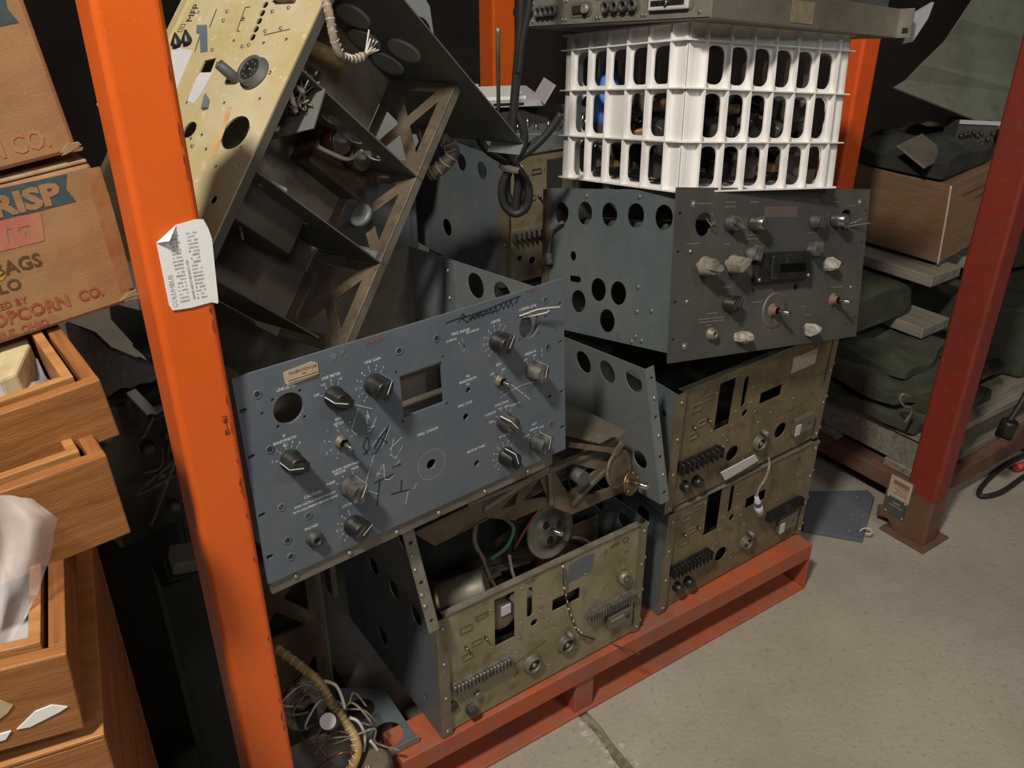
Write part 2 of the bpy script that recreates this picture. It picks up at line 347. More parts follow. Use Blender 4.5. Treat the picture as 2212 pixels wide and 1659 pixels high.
# ---------------------------------------------------------------- orange pallet
MP = frame((.6565, 1.526, 0), 33.94)
pal = thing('steel_pallet', 'dusty orange steel pallet carrying the stacked radio chassis', 'pallet', MP)
pb = lambda n, *a, m=m_pallet, bv=.0025: MB().box(*a).build(n, m, pal, bv)
xm = on(MP, 1268, 1480, 1, 0).x
LX, LY = -1.005, .46
pb('top_rail', LX, 0, 0, .072, .086, .128); pb('top_rail', -.80, 0, LY-.07, LY, .086, .128)
pb('end_rail', -.072, 0, .0725, LY-.0705, .086, .128); pass
pb('bottom_rail', LX, -.0045, 0, .115, 0, .007); pb('bottom_rail', -.80, -.0045, LY-.115, LY, 0, .007)
for y, x in ((0, LX), (LY-.1, -.80)): pb('end_plate', -.0045, 0, y, y+.1, 0, .0858, bv=.001); pb('end_plate', x, x+.0045, y, y+.1, .0072, .0858, bv=.001)
for x in (xm, xm-.40):
    for y in (.006, LY-.065): pb('leg', x-.022, x+.022, y, y+.06, .0072, .0858)
for i in range(3): pb('deck_slat', -.86, -.0725, .09+i*.105, .165+i*.105, .108, .1278)
# ================================================================ radio chassis
MA = mat4([[0.82195,-0.56954,-0.00471],[0.56956,0.82193,0.00609],[0.0004,-0.00768,0.99997]], (-.11735, 1.0109, .132))
MBl = mat4([[0.764429,-0.643722,-0.035647],[0.644526,0.761731,0.065974],[-0.015315,-0.073407,0.997184]], (-.288396, .808182, .636534))
MD = mat4([[0.811785,-0.583956,0.001204],[0.583933,0.811731,-0.010762],[0.005307,0.009439,0.999941]], (.282746, 1.303754, .132))
ME = mat4([[0.816188,-0.577787,-0.000262],[0.577128,0.815278,-0.047379],[0.0150,0.038519,0.998877]], (.273026, 1.296072, .3768)); ME = mat4(ME.to_3x3().to_quaternion().to_matrix(), ME.translation)
MF = mat4([[0.820937,-0.570895,0.011837],[0.548245,0.793824,0.263193],[-0.159652,-0.209575,0.964671]], (.242578, 1.21732, .72331))
MY = mat4([[0.358242,0.463125,-0.810665],[0.570538,0.578709,0.582738],[0.739019,-0.671276,-0.056913]], (-.340, .888, .993))
_x = Vector((.825, .55, .115)).normalized(); _z = Vector((-.165, .05, .985)); _z = (_z-_x*_z.dot(_x)).normalized(); _y = _z.cross(_x)
MC = Matrix(((_x.x, _y.x, _z.x), (_x.y, _y.y, _z.y), (_x.z, _y.z, _z.z))).to_4x4(); MC.translation = Vector((-.108, .976, .406))
def tri_(*p, k=.78):
    cx = sum(q[0] for q in p)/3; cz = sum(q[1] for q in p)/3; return [(cx+(q[0]-cx)*k, cz+(q[1]-cz)*k) for q in p]
SCREW = MB().lathe([(0, .0036), (.0016, .0034), (.0026, .0016)], (0, 0, 0), (0, -1, 0), 8).build('screw', m_screw); COL.objects.unlink(SCREW)
SCREWX = MB().lathe([(0, .0036), (.0016, .0034), (.0026, .0016)], (0, 0, 0), (1, 0, 0), 8).build('screw', m_screw); COL.objects.unlink(SCREWX)
def screws(parent, pts, y=0, proto=SCREW):
    for p in pts:
        c = proto.copy(); COL.objects.link(c); c.parent = parent; c.location = (p[0], y, p[1]) if len(p) == 2 else p
def strip(parent, x0, x1, z, n, y, m, h=.018, dep=.014, name='terminal_strip'):
    b = MB(); b.box(x0, x1, y-.005, y, z-h/2, z+h/2)
    for i in range(n+1):
        x = x0+(x1-x0)*i/n; b.box(x-.0012, x+.0012, y-dep, y-.004, z-h/2, z+h/2)
    o = b.build(name, m, parent); s = MB()
    for i in range(n):
        x = x0+(x1-x0)*(i+.5)/n
        for dz in (-.005, .005): s.lathe([(0, .0024), (.004, .0022)], (x, y-.005, z+dz), (0, -1, 0), 6)
    s.build('terminal_screws', m_screw, o); return o
def connector(parent, x, z, y, r=.0155, m=m_tan, post_=True):
    o = MB().lathe([(0, r*1.15), (.002, r*1.15), (.002, r), (.010, r), (.010, r*.78), (.003, r*.74)], (x, y, z), (0, -1, 0), 22, False).build('connector', m, parent)
    b = MB(); b.lathe([(0, r*.75), (.004, r*.75)], (x, y, z), (0, -1, 0), 18); b.build('connector_core', m_black, o)
    b = MB(); b.lathe([(0, r*.28), (.008, r*.25)], (x, y, z), (0, -1, 0), 10); b.build('centre_pin', m_screw, o)
    if post_: MB().lathe([(0, .006), (.018, .0055), (.018, .004)], (x+.003, y, z+.027), (0, -1, -.15), 12).build('antenna_post', m, parent)
    return o
REAR_HOLES = dict(tall=rect(.112, .152, .1365, .236), slot=stad(.1765, .188, .164, .228), sh=circ(.192, .1468, .0072), rect=rect(.230, .290, .1505, .176))
def receiver_back(name, label, M, H=.255, m=m_olive, side=m_bsteel, extra=(), depth=.35, top=True, open_side=False, group='receiver chassis seen from behind'):
    t = thing(name, label, 'radio chassis', M, group)
    holes = [REAR_HOLES[k] for k in ('tall', 'slot', 'sh', 'rect')]+list(extra)
    MB().plate(rect(.0165, .4215, .001, H-.001), holes, .0035, .0055, 'xz').build('rear_panel', m, t)
    for x0 in (0, .4362):
        hs = [circ(.06+.075*i, H-.035, .017, 16) for i in range(4)]+[circ(.05, .05, .005, 10), circ(.2, .07, .018, 16)]
        if open_side and x0 == 0: hs = [rrect(.045, .33, .05, H-.015, .01), circ(.025, H-.05, .0065, 12), circ(.02, .05, .006, 10)]  # unseen opening, added so the holes in front look dark
        MB().plate(rect(.002, depth, 0, H), hs, x0, x0+.0018, 'yz').build('side_plate', side, t)
    MB().box(0, .0195, -.004, -.0022, 0, H).box(.0, .002, -.0022, .002, 0, H).box(.0175, .0195, -.0022, .0034, .001, H).build('corner_flange', m_bflange, t)
    MB().box(.4215, .438, 0, .0018, 0, H).box(.4215, .4235, .0018, .009, .001, H).build('corner_flange', m_bflange, t)
    MB().box(.03, .41, .024, .026, .002, min(.128, H*.5)).build('hole_shade_sheet', m_dark, t)  # added dark sheet that keeps the panel holes black
    MB().box(.0018, .4362, .006, depth, 0, .0018).build('bottom_plate', m_tan, t)
    MB().box(.0018, .4362, depth-.002, depth, .002, H).build('inner_panel', m_darkgrey, t)
    if top: MB().box(.0166, .4214, .0, .012, H-.0018, H).build('top_lip', m_flange, t)
    zs = [.012+(H-.03)*i/3 for i in range(4)]
    screws(t, [(.0105, z) for z in zs], -.004); screws(t, [(.4305, z) for z in zs], 0)
    screws(t, [(.4380, .001, z+.012) for z in zs], proto=SCREWX)
    return t
def small_hardware(t, seed, y=.0035, n=20):
    """rivets and tiny screws scattered over a rear panel"""
    r = random.Random(seed); b = MB(); spots = [(.165, .235), (.165, .160), (.2, .2), (.205, .165), (.105, .22), (.105, .14), (.16, .131), (.22, .14), (.27, .12), (.235, .11), (.14, .117), (.33, .13), (.30, .20), (.39, .17), (.10, .10), (.145, .09), (.155, .10), (.21, .035), (.225, .03), (.285, .04), (.275, .085), (.13, .03), (.34, .03)]
    for x, z in spots[:n]: b.lathe([(0, .0022), (.0015, .0018)], (x, y, z), (0, -1, 0), 7)
    b.build('rivets', m_screw, t)
def tag_frame(t, y=.0035):
    """etched outline bracket and clips left of the tall opening"""
    for x0, x1, z0, z1 in ((.045, .068, .2, .215), (.065, .085, .163, .175), (.075, .098, .213, .224), (.048, .066, .142, .156)):
        MB().plate(rect(x0, x1, z0, z1), [rect(x0+.0022, x1-.0022, z0+.0022, z1-.0022)], y-.002, y, 'xz').build('fuse_clip', m_flange, t)
    for x in (.055, .0925): MB().lathe([(0, .0028), (.009, .0024)], (x, y, .1685), (0, -1, 0), 8).build('stud', m_brass, t)
def legends(t, M, words, m=m_ink, y=.0031):
    b = MB()
    for s, x, z, size in words: text_into(b, s, x, z, size, y)
    return b.build('stamped_lettering', m, t)
# ---------------- A: bottom front chassis
UA = receiver_back('receiver_chassis', 'bottom front chassis with open top and tan rear panel, nearest on the pallet', MA, .255, extra=[])
m_dterm = mat('dusty_terminal_block', (.13, .12, .10), .8, 0, (.07, .06, .05), 60)
strip(UA, .026, .138, .094, 16, .0035, m_dterm); strip(UA, .306, .416, .101, 18, .0035, m_dterm)
connector(UA, .188, .056, .0035, .0165, post_=False); connector(UA, .261, .0613, .0035, .0165)
o = MB().lathe([(0, .013), (.012, .0125), (.013, .010)], (.388, .0035, .154), (0, -1, 0), 18).build('socket', m_flange, UA)
b = MB()
for i in range(8): a = i*math.pi/4; b.lathe([(0, .0013), (.001, .0013)], (.388+.0065*math.cos(a), -.0095, .154+.0065*math.sin(a)), (0, -1, 0), 6)
b.build('socket_pins', m_black, o)
o = MB().box(.352, .408, -.010, .0035, .052, .080).build('relay_box', m_tan, UA, .002); MB().box(.354, .385, -.0115, -.010, .070, .078).build('relay_clip', m_chrome, o); MB().lathe([(0, .005), (.001, .005)], (.397, -.010, .064), (0, -1, 0), 12).build('relay_hole', m_black, o)
o = MB().plate([(.262, .197), (.315, .2), (.319, .238), (.29, .241), (.264, .236)], [], .0029, .0034, 'xz').build('masking_patch', m_bsteel, UA)
b = MB(); b.lathe([(0, .010), (.006, .009)], (.025, .0035, .0554), (0, -1, 0), 14); b.build('dark_jack', m_black, UA)
b = MB(); b.box(.050, .066, -.012, .0035, .022, .040); b.build('phone_jack', m_dustyknob, UA, .002)
b = MB(); b.lathe([(0, .007), (.007, .0065)], (.074, .0035, .052), (0, -1, 0), 12); b.build('fuse_cap', m_tan, UA)
small_hardware(UA, 1); tag_frame(UA)
legends(UA, MA, [('MFP', .364, .231, .012), ('\u25a1', .345, .226, .01), ('POWER', .183, .240, .006), ('FUSE', .395, .205, .005)])
b = MB(); b.plate(circ(.3906, .2328, .006), [circ(.3906, .2328, .005)], .0028, .0032, 'xz'); b.build('stamp_ring', m_ink, UA)
b = MB(); ribbon(b, [(.15, .047), (.2, .075)], .004, .003); ribbon(b, [(.145, .072), (.215, .092)], .003, .003); b.build('rust_streaks', mat('rust_streak', (.16, .09, .035), .9, 0, (.2, .17, .1), 120, .45, .6), UA)
# insides seen through the open top
b = MB(); b.lathe([(0, .031), (.085, .031), (.088, .029)], (.045, .075, .215), (.80, -.45, .28), 26); o = b.build('motor_can', m_tan, UA); MB().lathe([(0, .032), (.012, .032)], (.045, .075, .215), (.80, -.45, .28), 26).build('can_band', m_brass, o)
wc = on(MA, 1187, 1143, 1, .055)
o = MB().lathe([(0, .052), (.004, .052), (.005, .049), (.003, .043), (.003, .030), (.006, .030), (.006, .004), (.003, .003)], (wc.x, wc.y, wc.z), (.12, -1, .22), 40, False).build('dial_wheel', m_flange, UA)
ax = Vector((.12, -1, .22)).normalized(); wv = Vector((wc.x, wc.y, wc.z))
MB().lathe([(-.06, .0045), (.03, .0045)], wv, ax, 12).build('shaft', m_chrome, o); MB().lathe([(.001, .043), (.002, .043)], wv, ax, 30).build('wheel_face', m_tan, o)
b = MB()
u = ax.orthogonal().normalized(); w_ = ax.cross(u)
for i in range(3):
    a = 2*math.pi*i/3+.4; c = wv+(u*math.cos(a)+w_*math.sin(a))*.018; b.lathe([(.0061, .0075), (.0064, .0075)], c, ax, 12)
b.build('wheel_holes', m_black, o)
b = MB()
b.bar(wv+Vector((-.08, .05, -.03)), wv+Vector((.03, .06, .0)), .008, .008); b.bar(wv+Vector((-.03, .06, -.08)), wv+Vector((-.03, .06, .02)), .008, .008); b.box(.06, .4, .12, .126, .0018, .15)
b.build('support_frame', m_brown, UA)
MB().plate(rect(.02, .415, .02, .215), [tri_((.04, .05), (.12, .05), (.08, .12)), tri_((.03, .2), (.03, .07), (.07, .135)), tri_((.13, .2), (.13, .07), (.09, .135)), tri_((.04, .2), (.12, .2), (.08, .15)), tri_((.16, .2), (.26, .2), (.21, .1)), tri_((.28, .05), (.38, .05), (.33, .15))], .105, .110, 'xz').build('inner_frame', m_brown, UA, .001)
for x_, y_, z_, r_, h_, m__ in ((.20, .06, .06, .022, .10, m_tan), (.255, .075, .05, .018, .12, m_darkgrey), (.30, .06, .05, .024, .09, m_brown), (.36, .07, .04, .022, .12, m_tan), (.16, .075, .04, .014, .13, m_copper), (.40, .05, .05, .015, .11, m_darkgrey)):
    MB().lathe([(0, r_), (h_, r_), (h_+.003, r_*.85)], (x_, y_, z_), (.05, 0, 1), 18).build('component_can', m__, UA)
MB().bar((.03, .09, .20), (.16, .06, .235), .016, .006).build('link_arm', m_brown, UA); MB().bar((.14, .07, .235), (.24, .09, .20), .012, .006).build('link_arm', m_tan, UA)
b = MB(); b.lathe([(0, .026), (.05, .026)], (.135, .012, .185), (0, 1, 0), 24); b.build('flywheel', m_brown, UA); MB().box(.13, .148, .009, .012, .188, .206).build('paper_tab', m_papergrey, UA)
p0 = on(MA, 1080, 1115, 1, .08); p1 = on(MA, 1095, 1180, 1, .06); p2 = on(MA, 1060, 1208, 1, .05)
MB().tube([p0, (p0+p1)/2+Vector((.02, 0, 0)), p1, p2], .0035).build('green_wire', m_green, UA)
for q, (pts, rr, mm) in enumerate(((((1110, 1185), (1150, 1120), (1180, 1085)), .003, m_copper), (((1040, 1200), (1060, 1250), (1085, 1280), (1110, 1250)), .003, m_loom), (((1100, 1200), (1105, 1230), (1112, 1250)), .003, m_lace), (((1010, 1060), (1030, 1110), (1025, 1170), (1050, 1215)), .004, m_loom), (((1235, 1160), (1260, 1165), (1285, 1180)), .003, m_loom))):
    MB().tube([on(MA, a, b_, 1, .05+.01*q) for a, b_ in pts], rr).build('loose_wire', mm, UA)
b = MB(); b.box(.255, .285, .05, .066, .245, .262); b.build('terminal_tag', m_papergrey, UA, .002)
# thin striped wire hanging over the rear panel
wp = [on(MA, *p, 1, y) for *p, y in ((1213, 1190, .05), (1216, 1225, -.004), (1219, 1270, -.006), (1228, 1315, -.006), (1243, 1355, -.006), (1262, 1374, -.01))]+[MA.inverted() @ at_z(1305, 1386, .132), MA.inverted() @ at_z(1345, 1400, .131), MA.inverted() @ at_z(1385, 1413, .129)]
o = tag(MB().tube([MA @ p for p in wp], .0016, 6).build('striped_wire', mat('dark_wire', (.04, .035, .03), .6)), 'thin black wire with white bands hanging over the bottom front chassis', 'wire')
b = MB()
tw = [MA @ p for p in wp]
for i in range(1, 5):
    for k in range(3): p = tw[i].lerp(tw[i+1], k/3); b.lathe([(-.003, .0019), (.003, .0019)], p, tw[i+1]-tw[i], 6)
b.build('white_bands', m_lace, o)
# ---------------- D and E: stack on the right
def stack_unit(M, H, lab, second, big):
    t = receiver_back('receiver_chassis', lab, M, H, mat('chromate_panel_%d' % big, (.205, .158, .080), .6, .15, (.140, .108, .060), 13, .40, .60, (.085, .062, .03), 30, .52, .70, .12, 260, a3=.8), extra=[circ(.1745, .0625, .0165)]+([circ(.311, .063, .0165)] if second else [])+([circ(.2956+.0092*i, .0985+.0004*i, .0026, 8) for i in range(10)] if big else []), depth=.35, open_side=bool(big))
    strip(t, .029, .128, .091, 8 if big else 10, .0035, m_black, .022, .018)
    if not big: strip(t, .304, .408, .1, 12, .0035, m_black, .02, .016)
    connector(t, .249, .059, .0035, .0155)
    o = MB().box(.345, .402, -.008, .0035, .040, .078).build('relay_box', m_tan, t, .002); MB().lathe([(0, .005), (.001, .005)], (.386, -.008, .06), (0, -1, 0), 12).build('relay_hole', m_brown, o)
    MB().box(.344, .358, -.0105, -.008, .043, .066).build('relay_clip', m_papergrey, o)
    for x, z in ((.05, .043), (.081, .041)): MB().lathe([(0, .0105), (.014, .0095), (.016, .007)], (x, .0035, z), (0, -1, 0), 12).build('fuse_cap', m_black, t)
    small_hardware(t, 2); tag_frame(t); return t
UD = stack_unit(MD, .24, 'lowest tan chassis of the right stack, resting on the pallet corner', False, 0)
UE = stack_unit(ME, .255, 'middle tan chassis of the right stack, under the dark panel receiver', True, 1)
legends(UD, MD, [('MFP', .385, .21, .008)])
MB().plate(rect(.308, .379, .192, .226), [], .0025, .0034, 'xz').build('paper_patch', m_tanlabel, UE)
b = MB()
for i in range(3): text_into(b, ('FUSE', 'LINE', '115')[i], .33+.02*i, .232, .005, .003)
b.build('stamped_lettering', m_ink, UE)
bm_ = MB(); MBar = [on(ME, *p, 1, -.004) for p in ((1556, 1021), (1630, 982), (1637, 994), (1565, 1037))]
bm_.plate([(p.x, p.z) for p in MBar], [circ(.242, .0275, .0022, 8)], -.006, -.003, 'xz'); o = bm_.build('metal_strip', m_papergrey); o.matrix_world = ME; tag(o, 'bare pale metal strip leaning between the two right chassis', 'metal strip')
# plug on a short lead
pp = [ME @ on(ME, *p, 1, y) for *p, y in ((1660, 988, .0), (1662, 1005, -.016), (1655, 1030, -.02), (1640, 1055, -.022), (1634, 1072, -.024))]
o = tag(MB().tube(pp, .0028, 6).build('dangling_lead', m_loom), 'short frayed lead with a clear plug dangling over the lowest right chassis', 'cable')
q = pp[-1]; dr = (ME @ on(ME, 1641, 1108, 1, -.024))-q
MB().lathe([(0, .004), (.25*dr.length, .0055), (.3*dr.length, .007), (.55*dr.length, .007), (.56*dr.length, .0085), (dr.length, .0088)], q, dr, 12).build('plug_body', mat('clear_plug', (.5, .5, .5), .2), o)
MB().lathe([(.32*dr.length, .0073), (.54*dr.length, .0073)], q, dr, 12).build('blue_band', mat('blue_band', (.05, .07, .16), .5), o)
# ================================================================ blue front-panel receiver (B)
def knob(t, x, z, ang, y=0, m=m_black, h=.021, line=True, r=.0118, wmat=m_white):
    a = math.radians(ang); ca, sa = math.cos(a), math.sin(a)
    b = MB(); b.lathe([(0, r*1.12), (.003, r*1.12), (.0045, r), (h*.8, r*.93), (h*.86, r*.8)], (x, y, z), (0, -1, 0), 22)
    L, w = r*1.26, r*.46; pts = [(-r*.9, -w), (r*.7, -w), (L, -w*.35), (L, w*.35), (r*.7, w), (-r*.9, w)]
    b.plate([(x+p*ca-q*sa, z+p*sa+q*ca) for p, q in pts], [], y-h, y-.004, 'xz'); o = b.build('knob', m, t, .0008)
    if line:
        c = MB(); ribbon(c, [(x-.2*r*ca, z-.2*r*sa), (x+L*.97*ca, z+L*.97*sa)], .0013, y-h-.0003)
        n = Vector((-sa, 0, ca))*.00065; e = Vector((x+(L+.0003)*ca, 0, z+(L+.0003)*sa))
        c.add([e+n+Vector((0, y-h, 0)), e-n+Vector((0, y-h, 0)), e-n+Vector((0, y-.005, 0)), e+n+Vector((0, y-.005, 0))], [(0, 1, 2, 3)])
        c.build('pointer_line', wmat, o)
    return o
def shaft(t, x, z, y=0, m=m_chrome, r=.0032, h=.022):
    o = MB().lathe([(0, .0085), (.004, .0085), (.004, .006), (.009, .006)], (x, y, z), (0, -1, 0), 6, False).build('shaft_bushing', m_tan, t)
    MB().lathe([(0, r), (h, r), (h+.001, r*.7)], (x, y, z), (0, -1, 0), 14).build('shaft', m, o); return o
UB = thing('receiver', 'receiver with blue-grey front panel and white lettering, tilted across the middle', 'radio receiver', MBl)
W, H = .4826, .2667
slots = [(.0065, .2272), (.0065, .1703), (.0065, .094), (.0070, .0360), (.4735, .2321), (.4735, .1751), (.4755, .097), (.4765, .0391)]
small = [(.0412, .2285), (.0269, .217), (.075, .229), (.076, .1957), (.0427, .1949), (.2026, .2118), (.2727, .2119), (.2738, .1454), (.205, .1443), (.4, .2321), (.4483, .22), (.4009, .1988), (.4347, .1991)]
mid = [(.304, .2146, .0052), (.3095, .1536, .0042), (.3027, .1166, .0048), (.316, .0406, .0048), (.2422, .0681, .0075)]
hs = [circ(.0585, .2125, .0188, 28), circ(.418, .2145, .0182, 28), rect(.2067, .270, .149, .207)]
hs += [stad(x-.0045, x+.0045, z-.0025, z+.0025, 4) for x, z in slots]+[circ(x, z, .0021, 8) for x, z in small]+[circ(x, z, r_, 12) for x, z, r_ in mid]
MB().plate(rect(0, W, 0, H), hs, 0, .0042, 'xz').build('front_panel', m_blue, UB)
rec = [(.0252, .2407), (.029, .171), (.0311, .0937), (.0316, .0473), (.0323, .0239), (.0622, .0682), (.2096, .2385), (.2653, .239), (.4482, .244), (.4507, .1743), (.4524, .0973), (.4543, .0517), (.4544, .0272)]
for i, (x, z) in enumerate(rec):
    o = MB().lathe([(0, .0052), (.0006, .0052), (.0004, .0036), (-.001, .003)], (x, 0, z), (0, -1, 0), 14, False).build('countersunk_screw', m_blue if i % 2 else m_steel, UB)
    MB().lathe([(0, .0031), (.0003, .0031)], (x, .0, z), (0, -1, 0), 10).build('screw_head', m_darkgrey if i % 3 == 2 else m_dark, o)
KN = [('lm', .1155, .2085, 158), ('lg', .169, .2075, 62), ('li', .3605, .209, 60), ('bi', .421, .148, 75), ('fn', .3665, .0885, 128), ('agc', .4245, .035, 75), ('rf', .3665, .0335, 105), ('if', .0505, .1495, 165), ('au', .1195, .0865, 60), ('lo', .1185, .0305, 35)]
for nme, x, z, a in KN: knob(UB, x, z, a, h=.033 if nme in ('lg', 'au') else .028, m=m_dustyknob if nme in ('bi', 'au', 'fn', 'agc') else m_black)
shaft(UB, .3615, .1512, h=.02); shaft(UB, .1165, .149, h=.024)
o = MB().lathe([(0, .0105), (.005, .0105), (.006, .008), (.011, .0078), (.011, .004), (.002, .0035)], (.0645, 0, .036), (0, -1, 0), 20, False).build('phone_jack', m_dustyknob, UB)
MB().lathe([(0, .0034), (.001, .0034)], (.0645, 0, .036), (0, -1, 0), 12).build('jack_hole', m_black, o)
# legends
t = MB(); T = lambda s, x, z, size=.0052, **k: text_into(t, s, x, z, size, bold=.012, **k)
for s, x, z in (('LINE LEVEL', .0588, .2378), ('LINE METER', .1152, .2345), ('LINE GAIN', .1717, .2372), ('FREQ. RANGE', .3026, .2376), ('LIMITER', .3599, .2366), ('CARRIER LEVEL', .4162, .2414), ('BREAK IN', .4189, .1749), ('BFO', .362, .1745), ('DIAL LOCK', .3025, .1357), ('FUNCTION', .3639, .1157), ('AGC', .4221, .0640), ('RF GAIN', .3657, .0655), ('MOTOR TUNE', .3158, .0632), ('FREQ. CHANGE', .2406, .1172), ('BFO', .1173, .1785), ('PITCH', .1173, .1725), ('IF', .0478, .1815), ('BANDWIDTH', .0478, .1755), ('KC', .0478, .1695), ('AUDIO RESPONSE', .1187, .1130), ('LOCAL GAIN', .1205, .0610), ('PHONES', .0636, .0516), ('*RF', .3096, .1735), ('BANDWIDTH', .3096, .168), ('KC', .3096, .1625)): T(s, x, z)
T('CAUTION', .0718, .0940, .0058)
T('READ INSTRUCTIONS PACKED', .0735, .0858, .0044); T('WITH EQUIPMENT BEFORE USING', .0735, .0795, .0044)
def dial(cx, cz, items, r0=.0185, r1=.0168, size=.0046, ticks=True, tl=.0035):
    for s, a in items:
        a = math.radians(a); k = r0+(.0018*max(0, len(s)-2))*abs(math.cos(a)); T(s, cx+(k+.003)*math.cos(a), cz+(k+.0022)*math.sin(a), size)
        if ticks: ribbon(t, [(cx+(r1-tl)*math.cos(a), cz+(r1-tl)*math.sin(a)), (cx+r1*math.cos(a), cz+r1*math.sin(a))], .0006, -.0004)
num = [(str(i), 232-26.5*i) for i in range(8)]
dial(.169, .2075, num, .0205, .0195); dial(.3605, .209, num, .0195, .0185); dial(.3665, .0335, num, .0195, .0185)
dial(.1185, .0305, [(str(i), 232-26.5*i) for i in range(6)], .0195, .0185)
dial(.0505, .1495, [('.1', 165), ('1', 128), ('2', 100), ('4', 75), ('8', 50)], .0195, .0185)
dial(.1155, .2085, [('OFF', 158), ('+10', 122), ('0', 93), ('-10', 62)], .0185, .018)
dial(.1165, .149, [('3', 250), ('2', 205), ('1', 160), ('0', 97), ('1', 45), ('2', 5)], .019, .017)
T('-', .1015, .169, .006); T('+', .1315, .169, .006)
dial(.1195, .0865, [('SHARP', 150), ('MEDIUM', 112), ('WIDE', 62)], .019, .0185); dial(.3665, .0885, [('OFF', 165), ('STAND BY', 140), ('AGC', 103), ('MGC', 72), ('SQUELCH', 42)], .0185, .0185)
dial(.4245, .035, [('SLOW', 140), ('MEDIUM', 100), ('FAST', 60)], .018, .0175); dial(.421, .148, [('OFF', 122), ('ON', 78)], .019, .018); dial(.3615, .1512, [('OFF', 130), ('ON', 62)], .0135, .0125)
T('15-500 KC', .2875, .2305, .0044); T('500-1500 KC', .3215, .2335, .0044)
ribbon(t, [(.2985, .2255), (.3000, .221)], .0006, -.0004); ribbon(t, [(.3052, .2282), (.3046, .2235)], .0006, -.0004)
ribbon(t, [(.2422+.0215*math.cos(i*.2618), .0681+.0215*math.sin(i*.2618)) for i in range(25)], .00022, -.0004)
t.build('panel_lettering', m_white, UB)['kind'] = 'stuff'
PB = lambda x, y: (lambda p: (p.x, p.z))(on(MBl, 480+x*.4099, 600+y*.4099, 1, 0))
t = MB()
for L in ([(700, 668), (790, 690)], [(715, 690), (680, 800), (700, 825)], [(762, 700), (775, 740), (760, 720), (765, 790), (800, 780), (765, 810), (780, 805), (812, 735)], [(885, 780), (840, 895)], [(860, 790), (790, 885)], [(945, 840), (880, 905)], [(905, 840), (885, 930), (915, 950), (950, 885)], [(800, 930), (755, 1080)], [(815, 1045), (850, 980), (855, 1060), (880, 1065), (905, 1040)], [(812, 1030), (850, 1035)], [(935, 960), (905, 1000)], [(1465, 635), (1510, 600), (1580, 565), (1650, 545)], [(1520, 560), (1620, 640)], [(745, 1115), (825, 1140)], [(965, 1190), (980, 1120)], [(1010, 1110), (1025, 1080)], [(1683, 370), (1685, 415)]):
    ribbon(t, [PB(*p) for p in L], .0011, -.0005)
t.build('chalk_marks', m_chalk, UB)
t = MB()
for L in ([(760, 840), (740, 890), (765, 920), (745, 930), (775, 900), (770, 850), (760, 840)], [(800, 900), (825, 850), (880, 780), (845, 860), (810, 920), (790, 930)], [(830, 840), (870, 870)], [(800, 1080), (900, 1035)], [(830, 1060), (815, 1200)], [(890, 1140), (985, 1115)], [(945, 1065), (940, 1125)], [(895, 1000), (940, 980)],
          [(1178, 238), (1240, 215), (1300, 200), (1400, 165), (1480, 130), (1570, 95)], [(1245, 235), (1265, 190), (1285, 205), (1262, 215), (1290, 235), (1305, 215)], [(1310, 225), (1318, 195), (1330, 218), (1345, 180), (1350, 212), (1365, 172), (1372, 205)], [(1330, 195), (1360, 190)], [(1375, 200), (1390, 168), (1400, 190), (1415, 160), (1425, 186), (1440, 150), (1448, 180)], [(1455, 172), (1470, 140), (1480, 165), (1495, 130), (1505, 158), (1520, 118), (1530, 148)], [(1300, 215), (1440, 175)], [(1545, 135), (1560, 100)]):
    ribbon(t, [PB(*p) for p in L], .0014, -.00055)
t.build('marker_scrawl', m_ink, UB)['kind'] = 'stuff'
t = MB()
for L in ([(758, 360), (768, 330), (780, 340), (765, 350), (785, 358)], [(795, 352), (798, 325), (810, 330)], [(818, 345), (830, 310), (848, 325)], [(1600, 78), (1612, 62), (1622, 78)], [(1628, 74), (1645, 60)], [(1600, 70), (1640, 68)]): ribbon(t, [PB(*p) for p in L], .0014, -.0005)
t.build('red_marks', m_redmark, UB)
q = [PB(*p) for p in ((330, 495), (470, 440), (500, 447), (508, 500), (495, 515), (345, 567), (330, 555), (320, 505))]
cs = MB().plate(q, [], -.0009, -.0001, 'xz').build('calibration_sticker', m_tanlabel, UB)
t = MB(); text_into(t, 'CALIBRATION LAB', .0815, .2532, .0052, -.0011, sx=.8, bold=.01); text_into(t, 'dept.', .083, .2490, .0036, -.0011)
for z in (.2452, .2420, .2390): ribbon(t, [(.0625, z-.0002), (.100, z)], .0008, -.0011)
t.build('sticker_print', m_inkblk, cs)
t = MB()
for x, y, rr in ((588, 415, .004), (632, 395, .0025), (655, 420, .0018)): c = PB(x, y); t.plate([(c[0]+rr*math.cos(a)*(1+.3*math.sin(3*a)), c[1]+rr*math.sin(a)) for a in [i*.7 for i in range(9)]], [], -.0005, -.0001, 'xz')
t.build('paint_chips', m_steel, UB)
